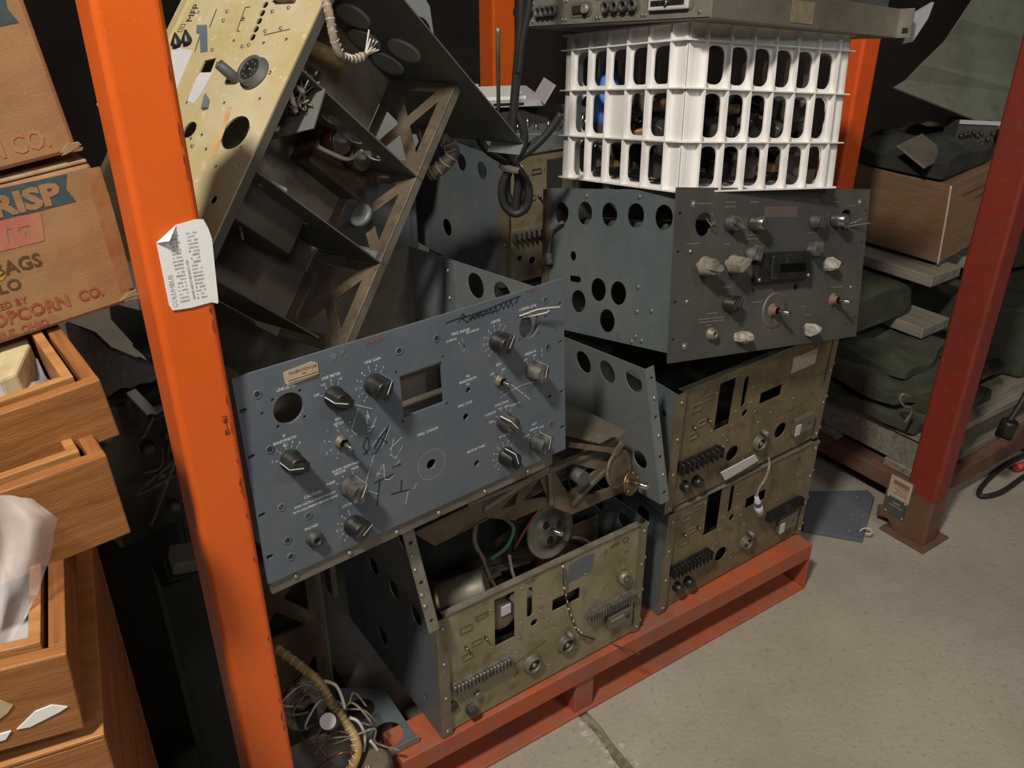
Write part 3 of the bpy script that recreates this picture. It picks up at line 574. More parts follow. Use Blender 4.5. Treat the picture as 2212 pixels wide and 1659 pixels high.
# chassis behind the panel
hs = []
for px_, py_, rr in ((1028, 617, .02), (1085, 637, .02)):
    p = on(MBl, px_, py_, 0, .46); hs.append(circ(p.y, p.z, rr, 20))
MB().plate(rect(.0045, .35, .013, .252), hs+[circ(.1, .06, .018), circ(.2, .06, .018)], .4595, .4613, 'yz').build('side_plate', m_steel, UB)
MB().plate(rect(.0045, .35, .013, .252), [circ(.1, .2, .018), circ(.2, .2, .018)], .0215, .0233, 'yz').build('side_plate', m_steel, UB)
MB().box(.4545, .4594, .225, .243, .014, .25).build('stiffener', m_bsteel, UB); screws(UB, [(.4545, .234, z) for z in (.05, .12, .19, .235)], proto=SCREW)
MB().box(.0235, .4593, .348, .35, .014, .25).build('rear_plate', m_tan, UB)
MB().box(.0235, .4593, .0045, .348, .1180, .1198).build('deck', m_tan, UB)
o = MB().box(.004, .4593, .0045, .011, -.019, .013).build('lower_rail', m_tan, UB)
screws(UB, [(.0357, .0044, -.0083), (.1108, .0044, -.0105), (.182, .0044, -.012), (.25, .0044, -.012), (.33, .0044, -.012), (.41, .0044, -.012)])
MB().box(.14, .33, .03, .05, .155, .185).build('dial_drum_plate', m_tan, UB)
b = MB(); p = on(MBl, 1125, 690, 1, .02)
for pts in (((1108, 686), (1130, 680), (1165, 668), (1211, 663)), ((1110, 690), (1140, 684), (1178, 676), (1186, 671))): b.tube([on(MBl, *q_, 1, y) for q_, y in zip(pts, (.012, -.004, -.012, -.016))], .0011, 5)
b.build('loose_wires', m_lace, UB)
MB().lathe([(0, .0172), (.002, .0172)], (.4175, .016, .2095), (0, -1, 0), 26).build('meter_back', m_steel, UB)
# ================================================================ C: chassis between the blue receiver and the bottom chassis
UC = thing('receiver_chassis', 'tilted stripped chassis with round-holed side plate, between blue panel and bottom chassis', 'radio chassis', MC)
P0 = lambda px_, py_, ax_, v: on(MC, px_, py_, ax_, v)
hs = []
for px_, py_, rr in ((1261, 782, .0205), (1312, 803, .0205), (1369, 823, .0205), (1383, 992, .017)):
    p = P0(px_, py_, 0, .436); hs.append(circ(p.y, p.z, rr, 22))
MB().plate(rect(.001, .34, 0, .255), hs, .4355, .4373, 'yz').build('side_plate', m_steel, UC)
MB().plate(rect(.001, .34, 0, .225), [circ(.06, .13, .016), circ(.13, .13, .016)], .0, .0018, 'yz').build('side_plate', m_steel, UC)
fr = MB().plate(rect(.4374, .454, 0, .255), [circ(.446, z, .0035, 8) for z in (.02, .09, .165, .235)], .0, .0018, 'xz').build('front_flange', m_steel, UC)
MB().plate(rect(-.0165, .0, 0, .225), [circ(-.008, z, .0035, 8) for z in (.02, .09, .16)], .0, .0018, 'xz').build('front_flange', m_flange, UC)
screws(UC, [(-.012, .0, z) for z in (.05, .07, .115, .14)]); screws(UC, [(.4475, .0, z) for z in (.055, .13, .2)])
def poly(ax_, v, *pts):
    o_ = [P0(*p, ax_, v) for p in pts]
    return [((p.x, p.z) if ax_ == 1 else (p.x, p.y) if ax_ == 2 else (p.y, p.z)) for p in o_]
G = .045
MB().plate(poly(1, G, (892, 1152), (1120, 1040), (1330, 945), (1350, 1062), (1236, 1112), (1185, 1092), (1110, 1125), (1050, 1118), (940, 1180)),
           [poly(1, G, (1200, 1022), (1238, 1003), (1290, 1015), (1228, 1066)), poly(1, G, (1243, 1078), (1292, 1032), (1322, 1030), (1319, 1054)), poly(1, G, (1130, 1082), (1166, 1034), (1182, 1074)), poly(1, G, (1082, 1100), (1120, 1062), (1112, 1092))], G, G+.005, 'xz').build('gear_frame', m_brown, UC, .0008)
b = MB()
for a_, c_ in (((1045, 1100), (1185, 1010)), ((1190, 1090), (1185, 1015)), ((1235, 1090), (1310, 1015)), ((1010, 1090), (1290, 975))): b.bar(P0(*a_, 1, G-.003), P0(*c_, 1, G-.003), .007, .006, (0, 1, 0))
b.build('frame_ribs', m_tan, UC, .001)
c = P0(1335, 1013, 1, .02); MB().lathe([(0, .033), (.004, .033), (.004, .028), (.002, .026)], c, (.25, -1, .05), 26).build('gear_disc', m_brown, UC)
c = P0(1362, 1041, 1, .0); o = MB().lathe([(0, .0225), (.003, .0225)], c, (.28, -1, .0), 28).build('brass_flange', m_brass, UC); MB().lathe([(0, .0052), (.034, .0048)], c, (.28, -1, .0), 12).build('shaft', m_chrome, o)
b = MB()
for i in range(5): a_ = i*1.257; b.lathe([(.003, .002), (.0045, .0016)], c+Vector((.016*math.cos(a_), .016*math.cos(a_)*.28, .016*math.sin(a_))), (.28, -1, 0), 6)
b.build('flange_screws', m_screw, o)
dk = poly(2, .15, (1215, 862), (1352, 932), (1340, 942), (1322, 944), (1296, 958), (1215, 940))
MB().plate(dk, [], .149, .151, 'xy').build('torn_deck', m_tan, UC)
b = MB(); b.box(.06, .40, G+.005, .25, .10, .102); b.build('inner_deck', m_brown, UC)
for k, (a_, c_, y_) in enumerate((((1325, 985), (1345, 955), .02), ((1228, 960), (1340, 975), .03))): MB().bar(P0(*a_, 1, y_), P0(*c_, 1, y_), .008, .006, (0, 1, 0)).build('cross_bar', m_brown, UC)
b = MB(); p = P0(1237, 1020, 1, .035); b.lathe([(0, .012), (.03, .012)], p, (0, -1, 0), 16); b.build('coil_can', m_darkgrey, UC)
# ================================================================ F: dark front-panel receiver on the right stack
UF = thing('receiver', 'receiver with dark dusty front panel and square counter window, under the white crate', 'radio receiver', MF)
slots = [(.0085, .2287), (.0085, .1712), (.008, .0946), (.008, .0366), (.4745, .2286), (.4725, .1722), (.475, .0945), (.4725, .036)]
hs = [circ(.0600, .2115, .0182, 26), circ(.4175, .2135, .0182, 26)]+[stad(x-.0035, x+.0035, z-.0022, z+.0022, 4) for x, z in slots]+[circ(x, z, .0028, 10) for x, z in ((.4235, .1342), (.1857, .1026), (.4527, .0243))]+[circ(.2947, .1017, .0055, 14)]
MB().plate(rect(0, .4826, 0, .2667), hs, 0, .0042, 'xz').build('front_panel', m_dpanel, UF)
screws(UF, [(.0355, .2422), (.4534, .244), (.034, .1712), (.4512, .0929), (.0326, .0944), (.0329, .0243)])
for x, z in ((.0329, .0243), (.0355, .2422), (.4534, .244)): MB().lathe([(0, .0062), (.001, .0058)], (x, 0, z), (0, -1, 0), 14).build('washer', m_tan, UF)
for x, z, a, hh, mm in ((.117, .2125, -30, .022, m_dustyknob), (.329, .2125, 75, .022, m_dustyknob), (.1715, .1635, 70, .022, m_dustyknob), (.3265, .164, 75, .022, m_dustyknob), (.126, .085, 60, .024, m_black)): knob(UF, x, z, a, 0, mm, hh, True, wmat=m_faint)
m_shiny = mat('shiny_knob_cap', (.30, .29, .28), .25, .9)
for x, z in ((.173, .2125), (.3835, .2145)):
    o = MB().lathe([(0, .013), (.004, .012), (.026, .0108), (.027, .009)], (x, 0, z), (0, -1, 0), 24).build('knob', m_shiny, UF); MB().lathe([(.0271, .0085), (.0276, .0085)], (x, 0, z), (0, -1, 0), 18).build('knob_cap', m_dustyknob, o)
m_dust = mat('thick_dust_bakelite', (.20, .18, .145), .9, 0, (.10, .09, .07), 50, .45, .66)
for x, z, a in ((.0545, .149, -12), (.119, .1495, 30)):
    o = MB().lathe([(0, .0075), (.004, .0075), (.004, .005), (.012, .005)], (x, 0, z), (0, -1, 0), 12, False).build('knob_bushing', m_tan, UF)
    k = knob(UF, x, z, a, -.011, m_dust, .026, False, .0135)
m_broken = mat('chalky_broken_knob', (.40, .37, .32), .9, 0, (.22, .2, .17), 90, .42, .62)
for x, z, s in ((.3725, .1385, 1), (.1575, .0285, 2), (.336, .0265, 3)):
    r = random.Random(s); b = MB(); n = 10; pts = [(r.uniform(.007, .0135)) for _ in range(n)]
    prof = [(.0, 1.), (.008, 1.05), (.015, .85), (.021, .5)]
    V = []; a0 = r.uniform(0, 6)
    for hgt, k in prof:
        for i in range(n): a_ = 2*math.pi*i/n; V.append((x+pts[i]*k*math.cos(a_)+hgt*.25, -hgt-r.uniform(0, .003)*(hgt > 0), z+pts[i]*k*math.sin(a_)+r.uniform(-.001, .001)))
    b.add(V, [(j*n+i, j*n+(i+1) % n, (j+1)*n+(i+1) % n, (j+1)*n+i) for j in range(3) for i in range(n)]+[tuple(3*n+i for i in range(n))])
    o = b.build('broken_knob', m_broken, UF); o['label'] = 'crumbled pale remains of a knob'
o = MB().box(.178, .314, -.012, 0, .116, .164).build('counter_housing', m_black, UF, .003)
MB().box(.207, .309, -.019, -.012, .120, .161).build('counter_bezel', m_black, o, .003)
MB().box(.226, .291, -.0195, -.0188, .1315, .1455).build('counter_window', mat('black_glass', (.004, .004, .004), .15), o)
screws(UF, [(.184, -.012, .121), (.184, -.012, .159), (.300, -.019, .124)])
ring = MB().lathe([(0, .031), (.0008, .031), (.0008, .027)], (.243, 0, .0655), (0, -1, 0), 32, False).build('worn_ring', m_tan, UF)
m_rustd = mat('rusty_hub', (.19, .11, .07), .8, 0, (.12, .08, .05), 80)
for x, z, r_ in ((.238, .066, .012), (.402, .0735, .012)):
    o = MB().lathe([(0, r_), (.002, r_), (.003, .007), (.012, .007)], (x, 0, z), (0, -1, 0), 20, False).build('rusty_hub', m_rustd, UF); MB().lathe([(0, .0034), (.036, .0032)], (x, 0, z), (0, -1, 0), 12).build('shaft', m_chrome, o)
o = MB().lathe([(0, .0105), (.004, .0105), (.005, .0075), (.011, .0075), (.011, .0035), (.002, .003)], (.0905, 0, .039), (0, -1, 0), 16, False).build('phone_jack', m_tan, UF); MB().lathe([(0, .003), (.001, .003)], (.0905, 0, .039), (0, -1, 0), 10).build('jack_hole', m_black, o)
b = MB(); r = random.Random(4)     # worn-off legends: only unreadable traces remain
for x, z, w in ((.06, .243, .03), (.117, .245, .022), (.173, .245, .02), (.33, .245, .012), (.385, .245, .014), (.43, .238, .024), (.117, .238, .028), (.04, .183, .026), (.115, .18, .012), (.172, .193, .024), (.172, .187, .026), (.323, .193, .018), (.09, .072, .024), (.09, .064, .06), (.09, .059, .056), (.195, .083, .022), (.32, .067, .018), (.335, .051, .014), (.41, .096, .034), (.085, .053, .014), (.156, .051, .014), (.12, .112, .022)):
    x0 = x-w/2
    while x0 < x+w/2: l_ = r.uniform(.0015, .004); b.add([(x0, -.0003, z-.0008), (x0+l_*.8, -.0003, z-.0008), (x0+l_*.8, -.0003, z+.0008), (x0, -.0003, z+.0008)], [(0, 1, 2, 3)]); x0 += l_
b.build('worn_legends', m_faint, UF)
MB().plate(rect(.2, .282, .22, .2375), [], -.0004, 0, 'xz').build('badge_ghost', mat('badge_ghost', (.115, .08, .065), .7, 0, (.085, .075, .065), 60), UF)
for k_, pts in enumerate((((1525, 470), (1535, 485), (1545, 480)), ((1528, 500), (1542, 478), (1538, 462)), ((1815, 490), (1845, 480), (1863, 472)), ((1818, 493), (1850, 486), (1880, 482)))):
    MB().tube([on(MF, *p, 1, y) for p, y in zip(pts, (.01, -.008, -.016))], .0009, 5).build('loose_wire', m_loom, UF)
S2 = lambda x, y: (lambda p: (p.y, p.z))(on(MF, 1140+x*.3436, 380+y*.3436, 0, .0223))
hs = [circ(*S2(*p), .0198, 20) for p in ((215, 235), (360, 235), (515, 243), (680, 250), (857, 262), (445, 715), (570, 737), (320, 788), (500, 910))]+[circ(*S2(287, 503), .0085, 12)]
p = S2(300, 648); hs.append(stad(p[0]-.016, p[0]+.016, p[1]-.0055, p[1]+.0055)); p = S2(232, 755)
MB().plate(rect(.0045, .35, .01, .262), hs, .0215, .0233, 'yz').build('side_plate', m_bsteel, UF)
b = MB()
for q in ((695, 697), (688, 852), (780, 847), (680, 1008), (716, 1035), (372, 125), (705, 130), (655, 1040)): y, z = S2(*q); b.lathe([(0, .0042), (.0022, .0036)], (.0215, y, z), (-1, 0, 0), 8)
b.build('side_rivets', m_screw, UF)
MB().plate(rect(.0045, .35, .01, .262), [circ(.06+.07*i, .22, .018, 16) for i in range(4)], .4595, .4613, 'yz').build('side_plate', m_bsteel, UF)
MB().box(.0235, .4593, .348, .35, .011, .26).build('rear_plate', m_tan, UF); MB().box(.0235, .4593, .0045, .348, .118, .12).build('deck', m_tan, UF)
MB().box(.013, .0214, .338, .35, .011, .26).build('rear_flange', m_brown, UF)
MB().box(.0235, .4593, .0045, .03, .2595, .2615).build('top_rail', m_steel, UF); MB().box(.0235, .4593, .32, .3475, .2595, .2615).build('top_rail', m_steel, UF)
MB().box(.25, .262, .031, .319, .24, .2615).build('top_brace', m_steel, UF); MB().box(.12, .132, .031, .319, .24, .2615).build('top_brace', m_steel, UF)
b = MB(); b.box(.06, .22, .08, .3, .13, .21); b.box(.26, .44, .06, .3, .13, .20); b.build('inner_modules', m_darkgrey, UF, .004)
wp = [on(MF, *p, 0, .014) for p in ((1215, 480), (1195, 497), (1187, 520), (1186, 545))]
MB().tube(wp, .003).build('side_wire', m_tan, UF); p = wp[-1]; MB().lathe([(0, .005), (.006, .007), (.014, .007), (.015, .008), (.022, .008)], p, (0, 0, -1), 12).build('side_plug', m_tan, UF)
# ================================================================ crate on top of F
MK = mat4([[0.877,-0.481,0.02],[0.469,0.862,0.192],[-0.109,-0.159,0.981]], (.250, 1.306, .9685)); MK = mat4(MK.to_3x3().to_quaternion().to_matrix(), MK.translation)
CR = thing('milk_crate', 'white plastic milk crate full of old parts, standing on the dark panel receiver', 'crate', MK)
CW, CH = .33, .24
rows = [(.006, .066), (.079, .142), (.155, .209)]       # bottom, middle, top openings
def crate_wall(ncol, skip=()):
    e0 = .030; pit = (CW-2*e0)/ncol; hs = []; ribs = MB(); sh = MB()
    for i in range(ncol):
        for j, (z0, z1) in enumerate(rows):
            if (i, j) not in skip: hs.append(rrect(e0+pit*i+.0046, e0+pit*(i+1)-.0046, z0, z1, .0135, 5))
    return e0, pit, hs
def wall(ncol, M_, skip=(), solid=False):
    e0, pit, hs = crate_wall(ncol, skip)
    w_ = MB().plate(rect(0, CW, 0, CH), hs, 0, .0028, 'xz', M_).build('wall', m_plastic, CR)
    for i in range(ncol+1):
        x = e0+pit*i; MB().box(x-.0018, x+.0018, -.0085, -.0001, .0, CH-.002, M_).build('vertical_rib', m_plastic, w_)
    for z in (.0725, .1485, .2145): MB().box(-.003, CW+.003, -.0095, -.0002, z-.0010, z+.0010, M_).build('horizontal_rib', m_plastic, w_)
    MB().box(0, CW, -.008, -.0003, -.001, .0015, M_).build('base_lip', m_plastic, w_)
    MB().box(-.004, CW+.004, -.006, .004, CH-.003, CH, M_).build('rim', m_plastic, w_)
wall(6, Matrix.Identity(4))
wall(5, Matrix.Translation((0, CW, 0)) @ Matrix.Rotation(-math.pi/2, 4, 'Z'), skip={(2, 1)})
wall(6, Matrix.Translation((CW, CW, 0)) @ Matrix.Rotation(math.pi, 4, 'Z'))
wall(5, Matrix.Translation((CW, 0, 0)) @ Matrix.Rotation(math.pi/2, 4, 'Z'))
b = MB()
for x, y in ((0, 0), (CW, 0), (CW, CW), (0, CW)): b.box(x-.012, x+.012, y-.012, y+.012, .0, CH-.004) if False else None
for x0, y0 in ((0, 0), (CW-.012, 0), (CW-.012, CW-.012), (0, CW-.012)): MB().box(x0-.0005, x0+.0125, y0-.0005, y0+.0125, 0, CH-.005).build('corner_post', m_plastic, CR, .003)
MB().plate(rect(.003, CW-.003, .003, CW-.003), [rect(.03+.055*i, .07+.055*i, .03+.055*j, .07+.055*j) for i in range(5) for j in range(5)], 0, .004, 'xy').build('crate_base', m_plastic, CR)
# contents: each component is its own thing
def can_proto(kind):
    t = thing('component', '', 'component')
    if kind == 0:      # dark transformer can with lugs
        MB().box(-.022, .022, -.018, .018, 0, .05).build('can', mat('dark_can', (.055, .048, .04), .4), t, .005)
        b = MB()
        for x in (-.012, 0, .012): b.lathe([(0, .0025), (.008, .002)], (x, 0, .05), (0, 0, 1), 6)
        b.build('lugs', m_brass, t)
    elif kind == 1:    # amber crystal holder with two pins
        MB().box(-.016, .016, -.007, .007, 0, .038).build('holder', m_amber, t, .004); b = MB()
        for x in (-.008, .008): b.lathe([(0, .002), (.012, .0018)], (x, 0, .038), (0, 0, 1), 6)
        b.build('pins', m_chrome, t); MB().lathe([(0, .0035), (.002, .0025)], (.009, -.007, .03), (0, -1, 0), 8).build('cap_screw', m_brass, t)
    elif kind == 2:    # black glass tube
        MB().lathe([(0, .013), (.022, .013), (.023, .0115), (.06, .0115), (.068, .008), (.072, .002)], (0, 0, 0), (0, 0, 1), 16).build('envelope', mat('smoky_glass', (.02, .02, .022), .12), t)
        MB().lathe([(-.002, .0135), (.018, .0138)], (0, 0, 0), (0, 0, 1), 16).build('tube_base', m_black, t)
    elif kind == 3:    # dented black capacitor can
        MB().lathe([(0, .018), (.002, .019), (.07, .019), (.073, .016)], (0, 0, 0), (0, 0, 1), 18).build('capacitor_can', mat('sooty_can', (.06, .06, .058), .35, .4), t)
        MB().lathe([(.073, .006), (.079, .005)], (0, 0, 0), (0, 0, 1), 8).build('terminal', m_brass, t)
    return t
labs = ['dark lugged can deep in the far part of the crate pile', 'amber crystal holder deep in the far part of the crate pile', 'black glass tube deep in the far part of the crate pile', 'black cylindrical can deep in the far part of the crate pile']
cats = ['component', 'component', 'vacuum tube', 'component']; names = ['transformer_can', 'crystal_holder', 'vacuum_tube', 'capacitor_can']
protos = [can_proto(k) for k in range(4)]; used = [False]*4
r = random.Random(11)
short = ['dark lugged can', 'amber crystal holder', 'black glass tube', 'black cylindrical can']; lays = ['bottom', 'middle', 'top']; ordn = ['first', 'second', 'third', 'fourth', 'fifth']
def put(kind, loc, rot, where=None):
    p = protos[kind]
    if used[kind]:
        c = p.copy(); COL.objects.link(c)
        for ch in p.children: d = ch.copy(); COL.objects.link(d); d.parent = c
    else: c = p; used[kind] = True
    c.name = names[kind]; c['label'] = (short[kind]+', '+where) if where else labs[kind]; c['category'] = cats[kind]; c['group'] = 'old parts heaped in the white crate'
    c.matrix_world = MK @ Matrix.Translation(loc) @ Euler(rot).to_matrix().to_4x4()
for lay, z in enumerate((.030, .078, .122)):
    nn = (5, 5, 4)[lay]
    for i in range(nn):
        for j in range(nn):
            edge = i in (0, nn-1) or j in (0, nn-1)
            if not edge and r.random() < (.7 if lay < 2 else .2): continue
            k = r.choice((0, 0, 1, 1, 2, 3, 3)); s = (CW-.10)/(nn-1)
            c_ = Vector((.050+s*i, .050+s*j, z)); tow = (Vector((CW/2, CW/2, z))-c_); az = math.atan2(tow.y, tow.x)+r.uniform(-.5, .5)   # long axis points into the crate
            put(k, c_-Vector((math.cos(az), math.sin(az), 0))*.02, (math.pi/2+r.uniform(-.5, .15), 0, az+math.pi/2), lays[lay]+' layer in the crate, '+(('nearest the front corner' if i == 0 else ordn[i]+' from front corner along right side') if j == 0 else ordn[j]+' from front corner along left side') if i*j == 0 else None)
o = tag(MB().lathe([(0, .022), (.05, .03), (.07, .028), (.10, .012), (.115, .012)], (.055, .275, .085), (.05, .05, 1), 20).build('blue_glass_jar', m_bluebag), 'blue glass jar standing in the far left corner of the white crate', 'jar'); o.matrix_world = MK
# ================================================================ flat rack unit on the crate
MR = mat4([[0.823,-0.567,0.037],[0.555,0.815,0.165],[-0.124,-0.115,0.986]], (.269, 1.285, 1.2135)); MR = mat4(MR.to_3x3().to_quaternion().to_matrix(), MR.translation)
RU = thing('rack_unit', 'flat grey rack unit with rear connectors, lying across the white crate', 'rack unit', MR)
m_alu = mat('dull_aluminium', (.33, .31, .27), .45, .5, (.22, .2, .16), 8)
MB().box(0, .43, 0, .43, .0, .044).build('case', m_tan, RU, .0015)
MB().box(-.0015, 0, .002, .428, .002, .042).build('rear_plate', m_alu, RU)
for y0, y1, kind in ((.335, .40, 'h'), (.25, .31, 'd'), (.14, .225, 'h'), (.03, .125, 's')):
    o = MB().plate(stad(y0, y1, .011, .034), [], -.0028, -.0015, 'yz').build('connector_plate', m_tan, RU); b = MB()
    if kind == 'h':
        n = 4
        for i in range(n): b.lathe([(0, .0085), (.008, .0085), (.008, .006), (.003, .005)], (-.0028, y0+.012+(y1-y0-.024)*i/(n-1), .0225), (-1, 0, 0), 12, False)
        b.build('bnc_sockets', m_dustyknob, o)
    elif kind == 'd': b.box(-.007, -.0028, y0+.012, y1-.012, .0165, .0285); b.build('dark_socket', m_black, o, .002); MB().lathe([(0, .007), (.009, .007)], (-.0028, y0+.012, .0225), (-1, 0, 0), 12).build('knurled_nut', m_alu, o)
    else:
        b.box(-.009, -.0028, y0+.008, y1-.008, .013, .032); b.build('d_shell', m_papergrey, o, .002); MB().box(-.0095, -.009, y0+.014, y1-.014, .0185, .026).build('pin_field', m_black, o)
        MB().lathe([(0, .0035), (.006, .003)], (-.009, (y0+y1)/2, .0225), (-1, 0, 0), 8).build('jack_screw', m_chrome, o)
b = MB()
for y in (.02, .128, .135, .232, .24, .318, .326, .41):
    for z in (.009, .037): b.lathe([(0, .003), (.002, .0025)], (-.0015, y, z), (-1, 0, 0), 7)
b.build('plate_screws', m_screw, RU)
MB().box(.43, .432, -.025, .43, .0, .044).build('front_plate', m_alu, RU); MB().box(.4294, .43, -.0195, -.0095, .007, .015).build('ear_slot', m_black, RU)
MB().plate(rect(.165, .215, .006, .036), [], -.0008, 0, 'xz').build('tape_residue', mat('tape_residue', (.17, .135, .065), .6, 0, (.21, .18, .12), 60), RU)
o = MB().lathe([(0, .009), (.03, .008)], (-.0015, .418, .0225), (-1, .1, 0), 12).build('cable_plug', m_black, RU)
LID = tag(MB().box(.02, .44, .03, .42, .0450, .055).box(.02, .44, .03, .036, .055, .075).build('metal_tray', m_darkgrey), 'dark metal tray lying on top of the flat rack unit', 'tray'); LID.matrix_world = MR
# ================================================================ Y: chassis stood on its side, upper left
UY = thing('receiver_chassis', 'open chassis stood on its end with bright yellow rear panel, behind the orange post', 'radio chassis', MY)
YP = lambda x, y, ax_=1, v=0: on(MY, 360+x*.30132, y*.30132, ax_, v)
Y2 = lambda x, y: (lambda p: (p.x, p.z))(YP(x, y))
hs = [circ(*Y2(490, 950), .0215, 26), circ(*Y2(165, 930), .011, 14), [Y2(*p) for p in ((270, 435), (355, 415), (315, 518), (232, 522))]]
hs += [circ(*Y2(x, y), .0046, 12) for x, y in ((707, 35), (685, 95), (663, 152), (640, 210), (616, 268))]
hs += [circ(*Y2(x, y), .0024, 8) for x, y in ((250, 968), (280, 1070), (350, 1195), (410, 738), (665, 708), (360, 455), (693, 308), (530, 1055), (275, 685), (170, 995), (855, 282), (510, 1185))]+[circ(*Y2(335, 1430), .0055, 10)]
MB().plate(rect(0, .438, .0, .255), hs, 0, .0022, 'xz').build('rear_panel', m_yellow, UY)
MB().box(0, .438, .0023, .0135, 0, .0018).build('panel_edge', mat('grey_edge', (.12, .115, .105), .55, .3), UY)
MB().box(0, .438, -.006, .010, .2552, .2575).build('top_lip', m_yellow, UY)
c = YP(632, 530)
o = connector(UY, c.x, c.z, 0, .0185, m_darkgrey, False)
MB().lathe([(.004, .0142), (.0092, .0140)], (c.x, 0, c.z), (0, -1, 0), 20).build('insulator', m_black, o); MB().lathe([(.0092, .0035), (.0115, .003)], (c.x, 0, c.z), (0, -1, 0), 10).build('centre_screw', m_chrome, o)
b = MB()
for i in range(8): b.lathe([(.0092, .0013), (.0098, .0013)], (c.x+.0095*math.cos(i*.785), 0, c.z+.0095*math.sin(i*.785)), (0, -1, 0), 6)
b.build('contact_dots', m_flange, o)
c = YP(500, 570); MB().lathe([(0, .0068), (.026, .0062), (.026, .004), (.02, .0035)], (c.x, 0, c.z), (.1, -1, .18), 14, False).build('antenna_post', m_darkgrey, UY)
for x, y in ((75, 330), (150, 310)): c = YP(x, y); MB().lathe([(0, .008), (.003, .0075), (.008, .005), (.016, .001)], (c.x, 0, c.z), (1.2, -1, 0), 10).build('dark_cone', m_black, UY)
c = YP(285, 740); MB().plate([Y2(*p) for p in ((290, 685), (312, 720), (300, 780), (262, 790), (275, 740))], [], -.004, -.0002, 'xz').build('clip', m_steel, UY)
for nm, pts in (('paper_label', ((45, 335), (190, 365), (75, 640), (20, 480))), ('paper_label', ((245, 522), (332, 520), (245, 680), (195, 745), (150, 725), (215, 560)))): MB().plate([Y2(*p) for p in pts], [], -.0006, -.0001, 'xz').build(nm, m_papergrey, UY)
MB().plate([Y2(*p) for p in ((218, 182), (290, 180), (294, 370), (245, 378), (238, 245), (215, 240))], [], -.0007, -.0001, 'xz').build('tape_patch', m_blue, UY)
MB().plate([Y2(*p) for p in ((775, 0), (930, 0), (920, 20), (800, 25))], [], -.012, -.0001, 'xz').build('brown_block', m_amber, UY)
b = MB(); c = YP(190, 95); text_into(b, 'MFP', c.x, c.z, .017, -.0005)
c = YP(108, 202); ribbon(b, [(c.x+a*.011, c.z+d*.009) for a, d in ((-.5, -.5), (.5, -.5), (.5, .5), (-.5, .5), (-.5, -.5))], .0006, -.0005); text_into(b, 'M', c.x, c.z, .006, -.0005)
ribbon(b, [Y2(*p) for p in ((600, 50), (565, 55), (505, 220), (525, 228))], .0009, -.0005); c = YP(550, 135); text_into(b, 'IF', c.x, c.z, .011, -.0005)
ribbon(b, [Y2(*p) for p in ((360, 65), (310, 195))], .0012, -.0005); ribbon(b, [Y2(*p) for p in ((205, 600), (140, 745))], .0013, -.0005); ribbon(b, [Y2(*p) for p in ((885, 210), (700, 252))], .0008, -.0005); ribbon(b, [Y2(*p) for p in ((240, 255), (205, 370))], .001, -.0005)
for x, y, s in ((745, 520, 'RF'), (583, 940, 'PWR'), (485, 290, 'IF'), (228, 90, '24')): c = YP(x, y); text_into(b, s, c.x, c.z, .006, -.0005)
b.build('stamped_lettering', m_ink, UY)
b = MB(); ribbon(b, [Y2(*p) for p in ((450, 780), (400, 940), (340, 1110))], .0075, -.0004); b.build('rust_stripe', mat('rust_stain', (.46, .24, .10), .8, 0, (.46, .38, .2), 70, .42, .62), UY)
b = MB()
for x, y in ((545, 335), (590, 325), (760, 85), (876, 58), (820, 205), (708, 225), (330, 360), (185, 1050), (470, 590), (435, 85), (410, 150), (520, 580)): c = YP(x, y); b.lathe([(0, .0028), (.0018, .002)], (c.x, 0, c.z), (0, -1, 0), 8)
b.build('rivets', m_screw, UY)['kind'] = 'stuff'
# compartments
ZD = .125
m_deck = mat('dusty_brown_deck', (.29, .255, .195), .7, .0, (.17, .145, .10), 5, .42, .64, (.2, .17, .12), 40, .6, .8)
m_wallg = mat('dark_grey_green_sheet', (.105, .115, .10), .5, .0, (.14, .14, .12), 8)
MB().box(.003, .412, .014, .248, ZD, ZD+.002).build('deck', m_deck, UY)
for x, z1 in ((.138, .123), (.268, .123)): MB().plate([(.014, 0), (.262, 0), (.262, .02), (.235, z1), (.014, z1)], [circ(.075+.042*i, .045, .0135, 16) for i in range(4)] if x > .2 else [circ(.05, .03, .004, 8), circ(.15, .05, .004, 8)], x-.001, x+.001, 'yz').build('partition', m_wallg, UY)
MB().plate(rect(.0, .2, .0, .12), [], .008, .010, 'yz').build('partition', m_wallg, UY)
def tri(*p, k=.82):
    cx = sum(q[0] for q in p)/3; cz = sum(q[1] for q in p)/3; return [(cx+(q[0]-cx)*k, cz+(q[1]-cz)*k) for q in p]
hs = []
for x0, x1 in ((.018, .128), (.150, .258), (.282, .405)):
    z0, z1 = .014, .112; m_ = ((x0+x1)/2, (z0+z1)/2); C4 = [(x0, z0), (x1, z0), (x1, z1), (x0, z1)]
    hs += [tri(C4[i], C4[(i+1) % 4], m_, k=.66) for i in range(4)]
br = MB().plate(rect(.004, .412, 0, .1245), hs, .2485, .2515, 'xz').build('truss_bracket', m_brown, UY, .0012)
MB().box(.004, .412, .2516, .262, 0, .0016).build('bracket_lip', m_flange, UY)
c = YP(1410, 1555, 1, .236); MB().lathe([(0, .017), (.008, .017), (.009, .013)], c, (0, -1, 0), 24).build('pulley', m_steel, UY)
MB().box(.136, .150, .2415, .2484, .005, .118).build('blue_strap', m_bsteel, UY)
screws(UY, [(.143, .2415, z) for z in (.02, .06, .1)])
